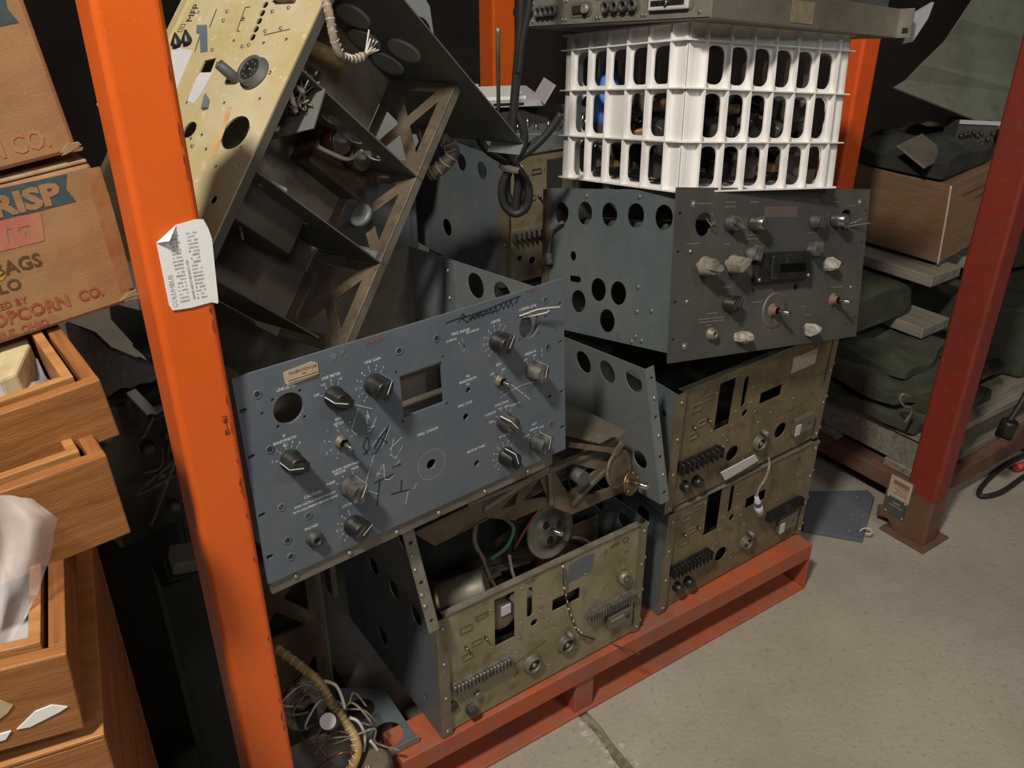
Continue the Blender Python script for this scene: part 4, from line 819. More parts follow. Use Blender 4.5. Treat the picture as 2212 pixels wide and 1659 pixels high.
# side plate with round discs
MB().plate([(.002, -.03), (.40, -.03), (.40, .20), (.002, .20)], [], .4135, .4155, 'yz').build('side_plate', m_wallg, UY)
MB().box(.395, .4134, .3985, .40, -.03, .03).build('side_plate_flange', m_steel, UY)
m_disc = mat('grey_disc', (.34, .355, .335), .5, .1)
for x, y in ((1340, 105), (1420, 280), (1705, 355), (1590, 448)):
    p = YP(x, y, 0, .4135); MB().lathe([(0, .024), (.003, .024), (.004, .022)], p, (-1, 0, 0), 28).build('round_cover', m_disc, UY)
# wiring and parts in the compartments
p = [YP(*q, 2, v) for *q, v in ((1140, 0, .0), (1170, 120, -.01), (1200, 280, -.015), (1250, 400, -.015), (1330, 430, -.01), (1420, 400, -.01))]
o = MB().tube(p, .0052, 8).build('wire_loom', m_loom, UY)
b = MB()
for i in range(len(p)-1):
    for k in (.1, .4, .7): b.lathe([(-.0008, .0057), (.0008, .0057)], p[i].lerp(p[i+1], k), p[i+1]-p[i], 8)
b.build('loom_lacing', m_lace, o)
b = MB()
for i in range(7): q = p[-1]; b.tube([q-(p[-1]-p[-2])*.35, q, q+Vector((.012+.004*i, .008*(i % 3), -.006+.003*i))], .0012, 5)
b.build('frayed_ends', m_lace, o)
def P(x, y, z=.1): return YP(x, y, 2, z)
hb = MB().plate([(YP(*q, 1, .05).x, YP(*q, 1, .05).z) for q in ((880, 600), (1080, 598), (1135, 640), (1050, 920), (720, 1000), (700, 900))], [], .05, .052, 'xz').build('sub_chassis', m_wallg, UY)
b = MB(); r = random.Random(8); c0 = YP(900, 650, 1, .035)
for i in range(22): b.tube([c0+Vector((r.uniform(-.03, .025), r.uniform(-.008, .012), r.uniform(-.03, .025))) for _ in range(4)], .0011, 5)
b.build('wire_tangle', m_loom, UY)
b = MB(); b.tube([YP(885, 660, 1, .03), YP(900, 720, 1, .028), YP(925, 800, 1, .04)], .0035, 6); b.tube([YP(930, 620, 1, .03), YP(975, 655, 1, .03)], .003, 6); b.build('light_wires', m_lace, UY)
q = P(1240, 1080, .11); MB().box(q.x-.05, q.x+.04, q.y-.06, q.y+.045, .085, .124).build('coil_chassis', m_brown, UY, .002)
for x, y in ((1160, 1010), (1310, 1125)):
    q = P(x, y, .085); o = MB().lathe([(0, .016), (.022, .016)], q, (0, 0, -1), 20).build('coil', m_copper, UY); MB().lathe([(.022, .0165), (.026, .0165)], q, (0, 0, -1), 20).build('coil_ring', m_chrome, o)
b = MB(); b.tube([P(1080, 1050, .055), P(1180, 1100, .05), P(1300, 1140, .05), P(1405, 1080, .05)], .003, 6); b.build('white_wire', m_lace, UY)
q = P(1000, 330, .09); MB().lathe([(0, .012), (.05, .012)], q, (.2, .8, -.2), 14).build('wax_capacitor', m_yellowloom, UY)
q = P(700, 1530, .06); MB().box(q.x-.03, q.x+.022, q.y-.055, q.y+.05, .045, .115).build('relay_module', m_tan, UY, .003)
b = MB(); q = [P(*s, .06) for s in ((530, 1480), (525, 1600), (545, 1720))]; b.tube(q, .0018, 5); b.build('thin_wire', m_loom, UY)
q = [P(*s, .02) for s in ((740, 1312), (800, 1345), (850, 1370))]; b = MB(); b.tube(q, .004, 6); b.build('paint_drip', m_papergrey, UY)
# second plate with two big holes behind it
p = [at_y(*q, 1.75) for q in ((800, -40), (936, 22), (950, 130), (860, 60))]
Mq = frame(at_y(895, 92, 1.72), 20, 0, -10)
o = tag(MB().plate([(-.15, -.209), (-.03, -.209), (.045, -.09), (.035, .06), (-.02, .16), (-.15, .16)], [circ(-.035, .045, .026, 22, .034), circ(.012, .012, .022, 22, .032)], 0, .003, 'xz').build('holed_plate', m_steel), 'grey metal plate with two round holes behind the yellow chassis', 'metal plate'); o.matrix_world = Mq
# ================================================================ units behind
pI = at_y(1080, 622, 1.62); MI = frame(pI, 34.3)
UI = receiver_back('receiver_chassis', 'far chassis with narrow view of its tan rear panel, behind the cable bundle', MI, .255, extra=[circ(.05, .05, .006, 10), circ(.08, .04, .008, 10)], side=m_bsteel)
strip(UI, .03, .125, .1, 8, .0035, m_dterm); small_hardware(UI, 4); tag_frame(UI)
o = tag(MB().box(.0, .438, .012, .20, -(pI.z-.006), -.002).build('equipment_cabinet', m_darkgrey, None, .004), 'added dark grey box carrying the far chassis and darkening the background', 'cabinet'); o.matrix_world = MI  # added support whose dark bulk also darkens the background
MH = frame((-.43, 1.62, .62), 40); UH = thing('instrument_case', 'dim grey instrument case between the yellow chassis and the cables', 'instrument case', MH)
MB().box(0, .30, 0, .28, 0, .30).build('case_body', m_bsteel, UH, .004); MB().box(.02, .28, -.003, 0, .02, .28).build('case_lid', m_steel, UH, .002)
screws(UH, [(.03+.06*i, -.003, .03) for i in range(5)]+[(.03+.06*i, -.003, .27) for i in range(5)])
MB().box(.1, .24, -.03, -.003, .10, .104).build('folded_bracket', m_tan, UH)
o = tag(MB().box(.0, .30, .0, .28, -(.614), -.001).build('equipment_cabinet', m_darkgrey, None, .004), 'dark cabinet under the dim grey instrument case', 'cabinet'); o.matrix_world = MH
# laced loom with white cord loops
p = [at_y(*q, 1.42) for q in ((905, 300), (940, 290), (968, 305), (978, 330), (955, 360), (925, 378))]
o = tag(MB().tube(p, .011, 8).build('laced_harness', m_loom), 'curved wire harness tied with white cord loops, right of the truss bracket', 'wire harness'); b = MB()
for i in range(len(p)-1):
    for k in (.2, .7): q = p[i].lerp(p[i+1], k); b.lathe([(-.0012, .0125), (.0012, .0125)], q, p[i+1]-p[i], 10)
b.build('lacing_loops', m_lace, o)
# black cables
def cab(pts, y, r_=.0062): return [at_y(px_, py_, y) for px_, py_ in pts]
CB = tag(MB().tube(cab(((1150, -420), (1128, -40), (1124, 60), (1116, 160), (1108, 260), (1104, 340), (1100, 365)), 1.40), .0068, 8).build('cable_bundle', m_rubber), 'coil of black mains cable tied with a white band, hanging left of the crate', 'cable')
for pts, y in ((((1100, 365), (1085, 400), (1088, 440), (1112, 462), (1138, 445), (1142, 405), (1120, 365), (1105, 350)), 1.395), (((1104, 360), (1092, 395), (1100, 430), (1118, 440), (1130, 415), (1118, 375), (1106, 352)), 1.41), (((1100, 352), (1060, 330), (1038, 305), (1042, 280), (1062, 275), (1085, 310), (1102, 350)), 1.39), (((1105, 350), (1128, 320), (1132, 285), (1118, 250), (1108, 245), (1098, 290), (1104, 350)), 1.405), (((1108, 350), (1150, 320), (1185, 285), (1212, 246)), 1.41), (((1100, 352), (1128, 330), (1165, 300)), 1.42), (((1112, 460), (1120, 380), (1108, 345)), 1.40)):
    MB().tube(cab(pts, y), .0066, 8).build('cable_loop', m_rubber, CB)
MB().lathe([(-.005, .019), (.005, .019)], at_y(1103, 360, 1.402), (.25, 0, 1), 14).build('tie_band', m_lace, CB)
o = tag(MB().tube(cab(((1148, -30), (1140, 30), (1128, 90), (1120, 160)), 1.37), .005, 8).build('power_cord', m_rubber), 'black cord plugged into the flat rack unit, left of its connectors', 'cable')
# pale trays and odds far back
Mt = frame(at_y(1085, 232, 2.05), 12); o = thing('paper_tray', 'white tray of papers in the background, behind the cable bundle', 'tray', Mt)
MB().box(-.14, .10, 0, .2, 0, .012).build('tray_base', m_papergrey, o); MB().box(-.14, -.135, 0, .2, .012, .05).build('tray_side', m_papergrey, o); MB().bar((.09, .02, .01), (.115, .02, .05), .1, .004).build('tray_flap', m_papergrey, o); MB().box(-.09, .06, .02, .16, .0125, .02).build('papers', m_paper, o); MB().box(-.02, .05, -.0005, 0, .003, .009).build('label_slot', m_black, o)
MB().bar((-.11, .0, .013), (-.07, .03, .05), .06, .003).build('blue_leaf', mat('blue_paper', (.45, .5, .85), .7), o)
o = tag(MB().box(-.15, .11, .10, .28, -(at_y(1085, 232, 2.05).z)+.002, -.002).build('shelf_case', m_darkgrey), 'dark storage case under the white paper tray', 'case'); o.matrix_world = Mt
o = tag(MB().lathe([(0, .004), (.17, .004), (.175, .006), (.185, .006)], at_y(1077, 262, 1.9), (0, 0, 1), 10).build('threaded_rod', m_alu), 'thin upright metal rod in front of the white paper tray', 'rod')
Mt = frame(at_y(1150, 300, 1.95), 5); o = thing('test_jig', 'low cluttered metal jig behind the black cables', 'instrument', Mt)
MB().box(-.10, .14, 0, .1, -.03, .012).build('jig_base', m_steel, o, .002); r = random.Random(2)
for i in range(14): MB().lathe([(0, .006), (r.uniform(.012, .03), .004)], (r.uniform(-.09, .13), r.uniform(.01, .09), .012), (0, 0, 1), 8).build('jig_pin', m_chrome, o)
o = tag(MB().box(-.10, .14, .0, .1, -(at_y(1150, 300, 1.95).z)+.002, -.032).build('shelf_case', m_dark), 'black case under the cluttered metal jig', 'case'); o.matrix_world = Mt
# ================================================================ left foreground: cartons and wooden boxes
K0 = Vector((.98, 1.669, 0))
def onp(px_, py_, e):
    rr = ray(px_, py_); p0 = K0-Nn*e; return EYE+rr*(((p0-EYE).dot(Nn))/rr.dot(Nn))
def carton(name, label, M, w, dep, Hh):
    t = thing(name, label, 'cardboard box', M, 'popcorn cartons')
    o = MB().box(-w, 0, 0, dep, 0, Hh-.003).build('carton_body', m_card, t, .004)
    MB().box(-w+.001, -.002, .001, dep/2-.001, Hh-.0028, Hh).build('top_flap', m_cardtop, t, .0008); MB().box(-w+.001, -.002, dep/2+.001, dep-.001, Hh-.0028, Hh).build('top_flap', m_cardtop, t, .0008)
    r = random.Random(int(w*1000)); b = MB()
    for i in range(8): b.plate([(-.012+r.uniform(-.004, .002), r.uniform(0, .006)), (.006*r.random(), r.uniform(.0, .008)), (.003, .012*r.random()), (-.008, .009)], [], -.002*r.random(), .004, 'xz')
    b.build('frayed_corner', m_cardtop, t); return t
t0 = onp(295, 648, -.08); ML = frame(t0, 37.5, 5.8); HL = .147
CL = carton('popcorn_carton', 'lower popcorn carton with blue CRISP banner and red POPCORN CO. lettering', ML, .30, .20, HL)
LP = lambda x, y: (lambda p: (p.x, p.z))(on(ML, x*.235, 350+y*.235, 1, 0))      # from the enlarged view of the carton
ang = max(-.03, min(.0, math.atan2(LP(640, 1290)[1]-LP(210, 1420)[1], LP(640, 1290)[0]-LP(210, 1420)[0])))
b = MB()
ban = [LP(-560, 360), LP(612, 110), LP(603, 240), LP(700, 360), LP(-560, 685)]
b.plate(ban, [], -.0004, -.0001, 'xz'); b.build('blue_banner', m_inkblue, CL)
b = MB(); c = LP(560, 275)
def tt(b_, s, x, y, hpx, align='RIGHT', sx=1., y0=-.0006, bold=.02, ang_=None):
    c_ = LP(x, y); d_ = LP(x, y+hpx); size = math.hypot(d_[0]-c_[0], d_[1]-c_[1])/.69; text_into(b_, s, c_[0], c_[1], size, y0, align, ang if ang_ is None else ang_, sx, bold)
tt(b, 'CRISP', 548, 285, 178, sx=1.22, y0=-.0008, bold=.05); b.build('banner_lettering', m_card, CL)
b = MB(); b.plate([LP(-300, 570), LP(375, 465), LP(410, 720), LP(-300, 900)], [[LP(60, 620), LP(110, 610), LP(130, 730), LP(80, 745)], [LP(170, 605), LP(270, 580), LP(285, 690), LP(240, 700), LP(225, 640), LP(180, 650)]], -.0004, -.0001, 'xz'); b.build('pink_block', m_inkpink, CL)
b = MB(); tt(b, '12 BAGS', 378, 893, 118, sx=.95); tt(b, 'MELLO', 195, 1112, 100, sx=1.0); b.build('dark_lettering', m_inkblk, CL)
b = MB(); tt(b, 'PACKED BY', 245, 1262, 58, sx=1.0); tt(b, 'POPCORN', 640, 1268, 108, sx=.95, bold=.03); tt(b, 'CO.', 945, 1178, 96, sx=.85, bold=.03); tt(b, 'COLUMBUS, OHIO', 445, 1466, 62, sx=.95, bold=.03); b.build('red_lettering', m_inkred, CL)
c = LP(10, 1010); b = MB(); b.plate(circ(c[0]-.004, c[1], .008, 10), [], -.0005, -.0001, 'xz'); b.build('yellow_mark', mat('yellow_mark', (.46, .28, .03), .8), CL)
m_stain = mat('orange_brown_stain', (.27, .10, .03), .8, 0, (.36, .2, .09), 25, .38, .66)
b = MB(); b.plate([LP(*p) for p in ((800, 60), (915, 40), (1010, 330), (1130, 760), (1225, 1150), (1110, 1200), (1020, 900), (930, 600), (870, 380))], [], -.0003, -.0001, 'xz'); b.build('edge_stain', m_stain, CL)
t1 = ML @ Vector((-.004, .0, HL+.006)); MU = frame(t1+Vector((-.004, .002, .002)), 39.0, 6.6)
CU = carton('popcorn_carton', 'upper popcorn carton with blue pennant corner and faded red lettering', MU, .29, .20, .17)
UP = lambda x, y: (lambda p: (p.x, p.z))(on(MU, x, y, 1, 0))
b = MB(); b.plate([UP(-60, -40), UP(12, 0), UP(14, 16), UP(40, 48), UP(-60, 68)], [], -.0004, -.0001, 'xz'); b.build('blue_pennant', m_inkblue, CU)
b = MB(); c = UP(106, 296); text_into(b, 'POPCORN CO.', c[0], c[1], .024, -.0005, 'RIGHT', 0, .8, .03); b.build('faded_lettering', mat('very_faded_red_print', (.40, .16, .09), .85, 0, (.38, .22, .10), 60, .38, .6), CU)
# ---- wooden boxes
def wood_box(name, label, M, w, dep, Hh, lip=True, th=.013, floor_m=m_woodside):
    t = thing(name, label, 'wooden box', M, 'varnished wooden boxes')
    MB().box(-w, 0, 0, th, 0, Hh).build('front_board', m_wood, t, .0015); MB().box(-w, 0, dep-th, dep, 0, Hh).build('back_board', m_wood, t, .0015)
    MB().box(-th, -.0002, th+.0002, dep-th-.0002, .0005, Hh-.0003).build('side_board', m_woodside, t, .0012); MB().box(-w, -w+th, th+.0002, dep-th-.0002, .0005, Hh-.0003).build('side_board', m_woodside, t, .0012)
    MB().box(-w+th, -th, th, dep-th, .004, .009).build('box_bottom', floor_m, t)
    if lip:
        g = .0045; l = .009; a = th+g
        MB().box(-w+a, -a, a, a+l, .0095, Hh+.003).build('inner_lip', m_woodedge, t, .0008); MB().box(-w+a, -a, dep-a-l, dep-a, .0095, Hh+.003).build('inner_lip', m_woodedge, t, .0008)
        MB().box(-a-l, -a, a+l+.0002, dep-a-l-.0002, .0095, Hh+.003).build('inner_lip', m_woodedge, t, .0008); MB().box(-w+a, -w+a+l, a+l+.0002, dep-a-l-.0002, .0095, Hh+.003).build('inner_lip', m_woodedge, t, .0008)
    return t
MWA = frame(onp(260, 940, .055), 37.5, 5.0); WA = wood_box('wooden_box', 'open wooden box holding yellow foam and grey cloth, under the cartons', MWA, .26, .30, .060)
MWB = frame(onp(284, 1151, .10), 37.3, 2.6); WB = wood_box('wooden_box', 'wooden box with plain front, second from top below the open foam box', MWB, .26, .30, .086)
MWC = frame(onp(183, 1573, .225), 25, -3.0); WC = wood_box('wooden_box', 'open wooden box lined with grey paper, torn label scraps on its front', MWC, .24, .30, .080)
pD = onp(238, 1659, .235); MWD = frame((MWC @ Vector((.012, .001, -.003))).xyz, 25, -3.0)
zb = MWD.translation.z-.012; MWD = frame((MWD.translation.x, MWD.translation.y, .001), 25)
WD = wood_box('wooden_box', 'tall wooden chest at the very bottom left, carrying the paper-lined box', MWD, .25, .32, zb-.004, False)
MB().box(-.25, 0, 0, .32, zb-.003, zb+.001).build('chest_lid', m_woodedge, WD, .001)
o = tag(MB().box(-.19, -.028, .03, .26, .0098, .0118).build('paper_lining', m_papergrey), 'grey paper lining in the bottom of the lower open wooden box', 'paper'); o.matrix_world = MWC
b = MB(); b.plate([(-.086, .03), (-.050, .052), (-.043, .044), (-.048, .038), (-.082, .016)], [], -.0012, -.0001, 'xz'); b.build('label_scrap', m_foam, WC)
b = MB(); b.plate([(-.045, .019), (-.030, .032), (-.018, .034), (-.008, .028), (-.014, .025), (-.036, .018)], [], -.0012, -.0001, 'xz'); b.build('label_scrap', m_paper, WC)
b = MB(); b.plate([(-.072, .011), (-.056, .019), (-.049, .019), (-.054, .012)], [], -.0012, -.0001, 'xz'); b.build('label_scrap', m_paper, WC)
# foam and cloth
fo = MB(); P_ = [on(MWA, *p, 2, .05) for p in ((0, 740), (58, 728), (68, 752), (40, 815), (0, 832))]
V = [Vector((p.x, p.y, .012)) for p in P_]+[Vector((p.x, p.y, .055)) for p in P_]; n = len(P_)
fo.add(V, [tuple(range(n)), tuple(range(2*n-1, n-1, -1))]+[(i, (i+1) % n, n+(i+1) % n, n+i) for i in range(n)])
o = tag(fo.build('foam_block', m_foam, None, .003), 'yellowed foam block lying in the open wooden box', 'foam block'); o.matrix_world = MWA
g = MB(); r = random.Random(6); nu, nv = 14, 8; V = []
for j in range(nv):
    for i in range(nu):
        x = -.235+.205*i/(nu-1); y = .03+.09*j/(nv-1)+.015*i/(nu-1); V.append((x, y, .026+.008*math.sin(i*.9+j*1.3)+.006*math.sin(j*1.9)+r.uniform(-.001, .001)))
g.add(V, [(j*nu+i, j*nu+i+1, (j+1)*nu+i+1, (j+1)*nu+i) for j in range(nv-1) for i in range(nu-1)], True)
o = g.build('grey_cloth', m_cloth, None); s = o.modifiers.new('thick', 'SOLIDIFY'); s.thickness = .005; o.matrix_world = MWA; tag(o, 'crumpled grey cloth in the open wooden box', 'cloth')
# plastic bag
bag = MB(); nu, nv = 12, 16; r = random.Random(12)
L = [(-60, 1060), (-40, 1180), (-40, 1300), (-30, 1410)]; R_ = [(70, 1078), (125, 1120), (108, 1205), (78, 1290), (52, 1345), (12, 1400)]
def ip(A, t):
    k = t*(len(A)-1); i = min(int(k), len(A)-2); f = k-i; return (A[i][0]*(1-f)+A[i+1][0]*f, A[i][1]*(1-f)+A[i+1][1]*f)
for lay in (0, 1):
    V = []
    for j in range(nv):
        a = ip(L, j/(nv-1)); c = ip(R_, j/(nv-1))
        for i in range(nu):
            f = i/(nu-1); e = .118+.05*j/(nv-1)+(.010+.012*math.sin(math.pi*f))*(1 if lay == 0 else -.1)+.004*math.sin(i*.8+j*.35)+.003*math.sin(j*.5-i*.9)+r.uniform(-.0012, .0012)
            V.append(onp(a[0]*(1-f)+c[0]*f+r.uniform(-2, 2), a[1]*(1-f)+c[1]*f+r.uniform(-2, 2), e))
    bag.add(V, [(j*nu+i, j*nu+i+1, (j+1)*nu+i+1, (j+1)*nu+i) for j in range(nv-1) for i in range(nu-1)], True)
o = tag(bag.build('plastic_bag', m_clear), 'crumpled clear plastic bag hanging over the wooden box fronts, left edge', 'plastic bag')
# ---- dark clutter between the wooden boxes and the post
def slab_px(name, pts, y, th, m, label, cat, parent=None):
    """a sheet standing at depth y, outline given where it is seen"""
    q = [at_y(*p, y) for p in pts]; b_ = MB(); c_ = sum(q, Vector())/len(q)
    b_.plate([(p.x-c_.x, p.z-c_.z) for p in q], [], 0, th, 'xz'); o_ = b_.build(name, m); o_.location = c_; return tag(o_, label, cat)
MG = frame((-.68, 1.0, 0), 34, 0); o = thing('metal_cabinet', 'dark grey steel cabinet in the shadow left of the orange post', 'cabinet', MG)
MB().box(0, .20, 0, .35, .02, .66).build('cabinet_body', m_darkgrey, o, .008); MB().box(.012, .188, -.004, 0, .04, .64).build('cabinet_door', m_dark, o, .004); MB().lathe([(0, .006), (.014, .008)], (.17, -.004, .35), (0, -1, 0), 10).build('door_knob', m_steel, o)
slab_px('felt_board', ((140, 700), (200, 722), (235, 755), (300, 782), (370, 803), (374, 812), (345, 815), (330, 826), (300, 829), (285, 838), (262, 838), (225, 862), (170, 820)), 1.03, .008, m_felt, 'ragged grey felt board jutting out behind the wooden box', 'felt board')
slab_px('blue_steel_sheet', ((235, 655), (300, 672), (322, 690), (325, 760), (290, 745), (240, 690)), 1.16, .003, m_steel, 'pale blue-grey steel sheet under the lower carton corner', 'metal sheet')
slab_px('white_sheet', ((192, 68), (208, 64), (262, 300), (330, 690), (352, 905), (336, 905), (300, 660), (266, 420), (238, 302)), 1.30, .004, m_papergrey, 'thin pale sheet edge left of the orange post top', 'metal sheet')
slab_px('tan_wrapper', ((208, 225), (240, 180), (262, 230), (270, 285), (232, 260)), 1.28, .02, m_foam, 'tan wrapped packet behind the orange post', 'packet')
slab_px('white_sheet', ((245, 415), (255, 398), (285, 415), (282, 425), (246, 424)), 1.2, .004, m_paper, 'small white sheet behind the orange post near the carton', 'paper')
b = MB().bar(at_y(232, 420, 1.18), at_y(268, 330, 1.2), .03, .02); tag(b.build('dark_strut', m_brown), 'dark metal strut slanting between carton and orange post', 'strut')
b = MB(); q0, q1 = at_y(282, 845, 1.02), at_y(328, 892, 1.0); b.bar(q0, q1, .014, .004); q2 = at_y(346, 880, 1.02); b.bar(q1, q2, .014, .004); tag(b.build('bent_white_strip', m_papergrey, None, .001), 'bent white metal strip in the gap left of the post', 'metal strip')
Mg = frame(at_y(318, 880, 1.06), 50); o = thing('gear_module', 'dark cluttered module left of the orange post, below the felt board', 'module', Mg)
MB().box(-.08, .06, 0, .12, -.20, .02).build('module_case', m_darkgrey, o, .004); r = random.Random(3)
for i in range(10): MB().lathe([(0, r.uniform(.006, .012)), (.012, .006)], (r.uniform(-.07, .05), 0, r.uniform(-.18, .01)), (0, -1, 0), 10).build('module_knob', m_tan, o)
b = MB()
for i in range(6): b.tube([(r.uniform(-.07, .05), -.008, r.uniform(-.1, .01)), (r.uniform(-.07, .05), -.02, r.uniform(-.14, 0)), (r.uniform(-.07, .05), -.008, r.uniform(-.19, -.02))], .0025, 5)
b.build('module_wires', m_loom, o)
b = MB(); r = random.Random(21)
for i in range(3): b.tube([at_y(290+10*i, 745, 1.12), at_y(318+6*i, 770, 1.10), at_y(326+4*i, 800, 1.12)], .003, 6)
tag(b.build('grey_cables', m_tan), 'grey cable ends behind the orange post above the felt board', 'cable')
p = at_y(403, 1218, .98); Mg = frame(p, 34, -14, 20); o = thing('relay', 'small tan relay block lying in the dark gap left of the post', 'relay', Mg)
MB().box(-.022, .022, -.015, .02, -.002, .024).build('relay_case', m_tan, o, .002); MB().box(-.026, .026, -.018, .024, -.012, -.0025).build('relay_base', m_dark, o, .001)
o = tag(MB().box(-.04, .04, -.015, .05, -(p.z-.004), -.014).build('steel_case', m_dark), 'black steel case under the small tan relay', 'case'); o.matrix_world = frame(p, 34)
# ================================================================ lower left, under the blue receiver
MGd = frame((-.44, 1.05, .002), 34)
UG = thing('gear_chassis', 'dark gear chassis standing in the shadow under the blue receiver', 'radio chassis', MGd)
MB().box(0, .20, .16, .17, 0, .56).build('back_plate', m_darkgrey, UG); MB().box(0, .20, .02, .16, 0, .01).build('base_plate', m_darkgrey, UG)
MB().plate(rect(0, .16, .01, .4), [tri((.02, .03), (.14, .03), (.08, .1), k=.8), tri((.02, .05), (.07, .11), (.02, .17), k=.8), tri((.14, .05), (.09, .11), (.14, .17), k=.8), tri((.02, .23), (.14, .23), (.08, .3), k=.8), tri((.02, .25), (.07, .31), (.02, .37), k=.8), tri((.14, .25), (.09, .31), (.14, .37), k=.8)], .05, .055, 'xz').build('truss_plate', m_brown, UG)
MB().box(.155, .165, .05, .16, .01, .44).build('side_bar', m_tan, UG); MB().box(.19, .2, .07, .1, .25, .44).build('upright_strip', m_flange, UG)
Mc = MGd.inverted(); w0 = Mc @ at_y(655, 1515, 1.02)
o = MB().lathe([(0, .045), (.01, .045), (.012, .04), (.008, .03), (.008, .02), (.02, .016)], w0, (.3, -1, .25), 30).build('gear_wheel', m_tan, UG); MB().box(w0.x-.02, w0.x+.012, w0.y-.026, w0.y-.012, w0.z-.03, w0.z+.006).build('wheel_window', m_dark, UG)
# wire harness with the bright cap
def Z(px_, py_, y): return at_y(px_, py_, y)
hp = [Z(596, 1400, 1.03), Z(640, 1432, 1.01), Z(685, 1470, .99), Z(705, 1500, .98), Z(722, 1530, .97), Z(742, 1555, .96), Z(765, 1590, .945), Z(772, 1625, .93), Z(756, 1668, .92)]
WH = tag(MB().tube(hp, .0075, 8).build('wire_harness', m_yellowloom), 'tan sleeved wire harness with frayed leads beside the bottom front chassis', 'wire harness')
b = MB()
for i in range(len(hp)-1):
    for k in (.15, .5, .85): b.lathe([(-.0008, .0083), (.0008, .0083)], hp[i].lerp(hp[i+1], k), hp[i+1]-hp[i], 8)
b.build('lacing', m_lace, WH); r = random.Random(17)
for k in range(16):
    i = r.randint(2, 8); q = hp[i]; b = MB(); side = r.choice((-1, -1, 1))
    b.tube([q, q+Vector((side*r.uniform(.015, .035), r.uniform(-.02, .01), r.uniform(-.005, .02))), q+Vector((side*r.uniform(.03, .07), r.uniform(-.02, .02), r.uniform(-.04, .0))), q+Vector((side*r.uniform(.03, .08), r.uniform(-.02, .02), r.uniform(-.05, -.03)))], r.choice((.0012, .0016, .002)), 5)
    b.build('loose_lead', r.choice((m_lace, m_loom, m_loom, m_copper)), WH)
for pts in (((700, 1470), (725, 1480), (738, 1505), (745, 1530)), ((755, 1550), (775, 1560), (788, 1590), (785, 1630)), ((800, 1600), (815, 1620), (825, 1650), (838, 1668)), ((770, 1580), (762, 1610), (768, 1650))): MB().tube([Z(*p, .955) for p in pts], .0026, 6).build('white_lead', m_lace, WH)
capax = (-ray(708, 1558)).normalized()+Vector((-.15, -.35, .8)); c = Z(708, 1558, .93); o = thing('capacitor', 'round capacitor with bright white top, among the wire harness', 'component', Matrix.Translation(c))
MB().lathe([(-.05, .0142), (-.002, .0142), (0, .0132)], (0, 0, 0), capax, 26).build('capacitor_can', m_black, o); MB().lathe([(-.0005, .0126), (.0008, .0122)], (0, 0, 0), capax, 26).build('bright_cap', m_paper, o)
# loose grey plate on the pallet
q = [at_z(*p, .140) for p in ((735, 1478), (830, 1482), (905, 1592), (800, 1646), (735, 1560))]; cc = q[2]
hl = [at_z(*p, .14) for p in ((838, 1578), (778, 1523))]
b = MB().plate([(p.x-cc.x, p.y-cc.y) for p in q], [circ(hl[0].x-cc.x, hl[0].y-cc.y, .026, 22), circ(hl[1].x-cc.x, hl[1].y-cc.y, .024, 22)], 0, .002, 'xy')
o = thing('holed_plate', 'loose grey steel plate with big round holes lying left of the bottom front chassis', 'metal plate', Matrix.Translation((cc.x, cc.y, .1295)))
b.build('plate', m_bsteel, o); a_ = q[2]-cc; c_ = q[3]-cc; d_ = (c_-a_).normalized(); n_ = Vector((-d_.y, d_.x, 0))
MB().bar(Vector((a_.x, a_.y, .007)), Vector((c_.x, c_.y, .007)), .002, .014).build('plate_flange', m_flange, o)
b = MB(); r = random.Random(31)
p = at_z(812, 1650, .15); o = thing('burnt_coil', 'dark burnt coil lump at the bottom edge, on the pallet end', 'component', Matrix.Translation(p))
MB().lathe([(-.02, .022), (-.01, .028), (.01, .026), (.018, .018)], (0, 0, 0), (.2, -.3, 1), 18).build('coil_body', m_brown, o)
for i in range(6): b.tube([(r.uniform(-.02, .02), -.02, .01), (r.uniform(-.03, .03), -.03, .02), (r.uniform(-.04, .04), -.02, r.uniform(-.01, .02))], .0016, 5)
b.build('coil_leads', m_lace, o)
# ================================================================ right background: next bay
K2 = at_z(2003, 1072, .10); M2 = frame((K2.x, K2.y+.02, 0), YAW)
o = thing('steel_pallet', 'rusty red steel pallet under the planks behind the dark red post', 'pallet', M2)
for nm, a in (('top_rail', (0, 1.2, 0, .06, .055, .10)), ('end_rail', (0, .06, .0605, .95, .055, .10)), ('end_rail', (1.14, 1.2, .0605, .95, .055, .10)), ('leg', (0, .06, 0, .06, 0, .0545)), ('leg', (.55, .61, 0, .06, 0, .0545)), ('leg', (0, .06, .8, .86, 0, .0545)), ('leg', (1.14, 1.2, 0, .06, 0, .0545))): MB().box(*a).build(nm, m_rust, o, .003)
tl = thing('timber_pallet', 'weathered wooden pallet stacked on the rusty red pallet', 'pallet', M2)
for i in range(7): MB().box(.02, 1.18, .02+.13*i, .12+.13*i, .205, .225).build('deck_board', m_grey_wood, tl, .002)
for x in (.03, .55, 1.08): MB().box(x, x+.09, .03, .9, .1225, .2045).build('stringer', m_grey_wood, tl, .002)
for i in range(4): MB().box(.02, 1.18, .03+.24*i, .13+.24*i, .1015, .122).build('bottom_board', m_grey_wood, tl, .002)
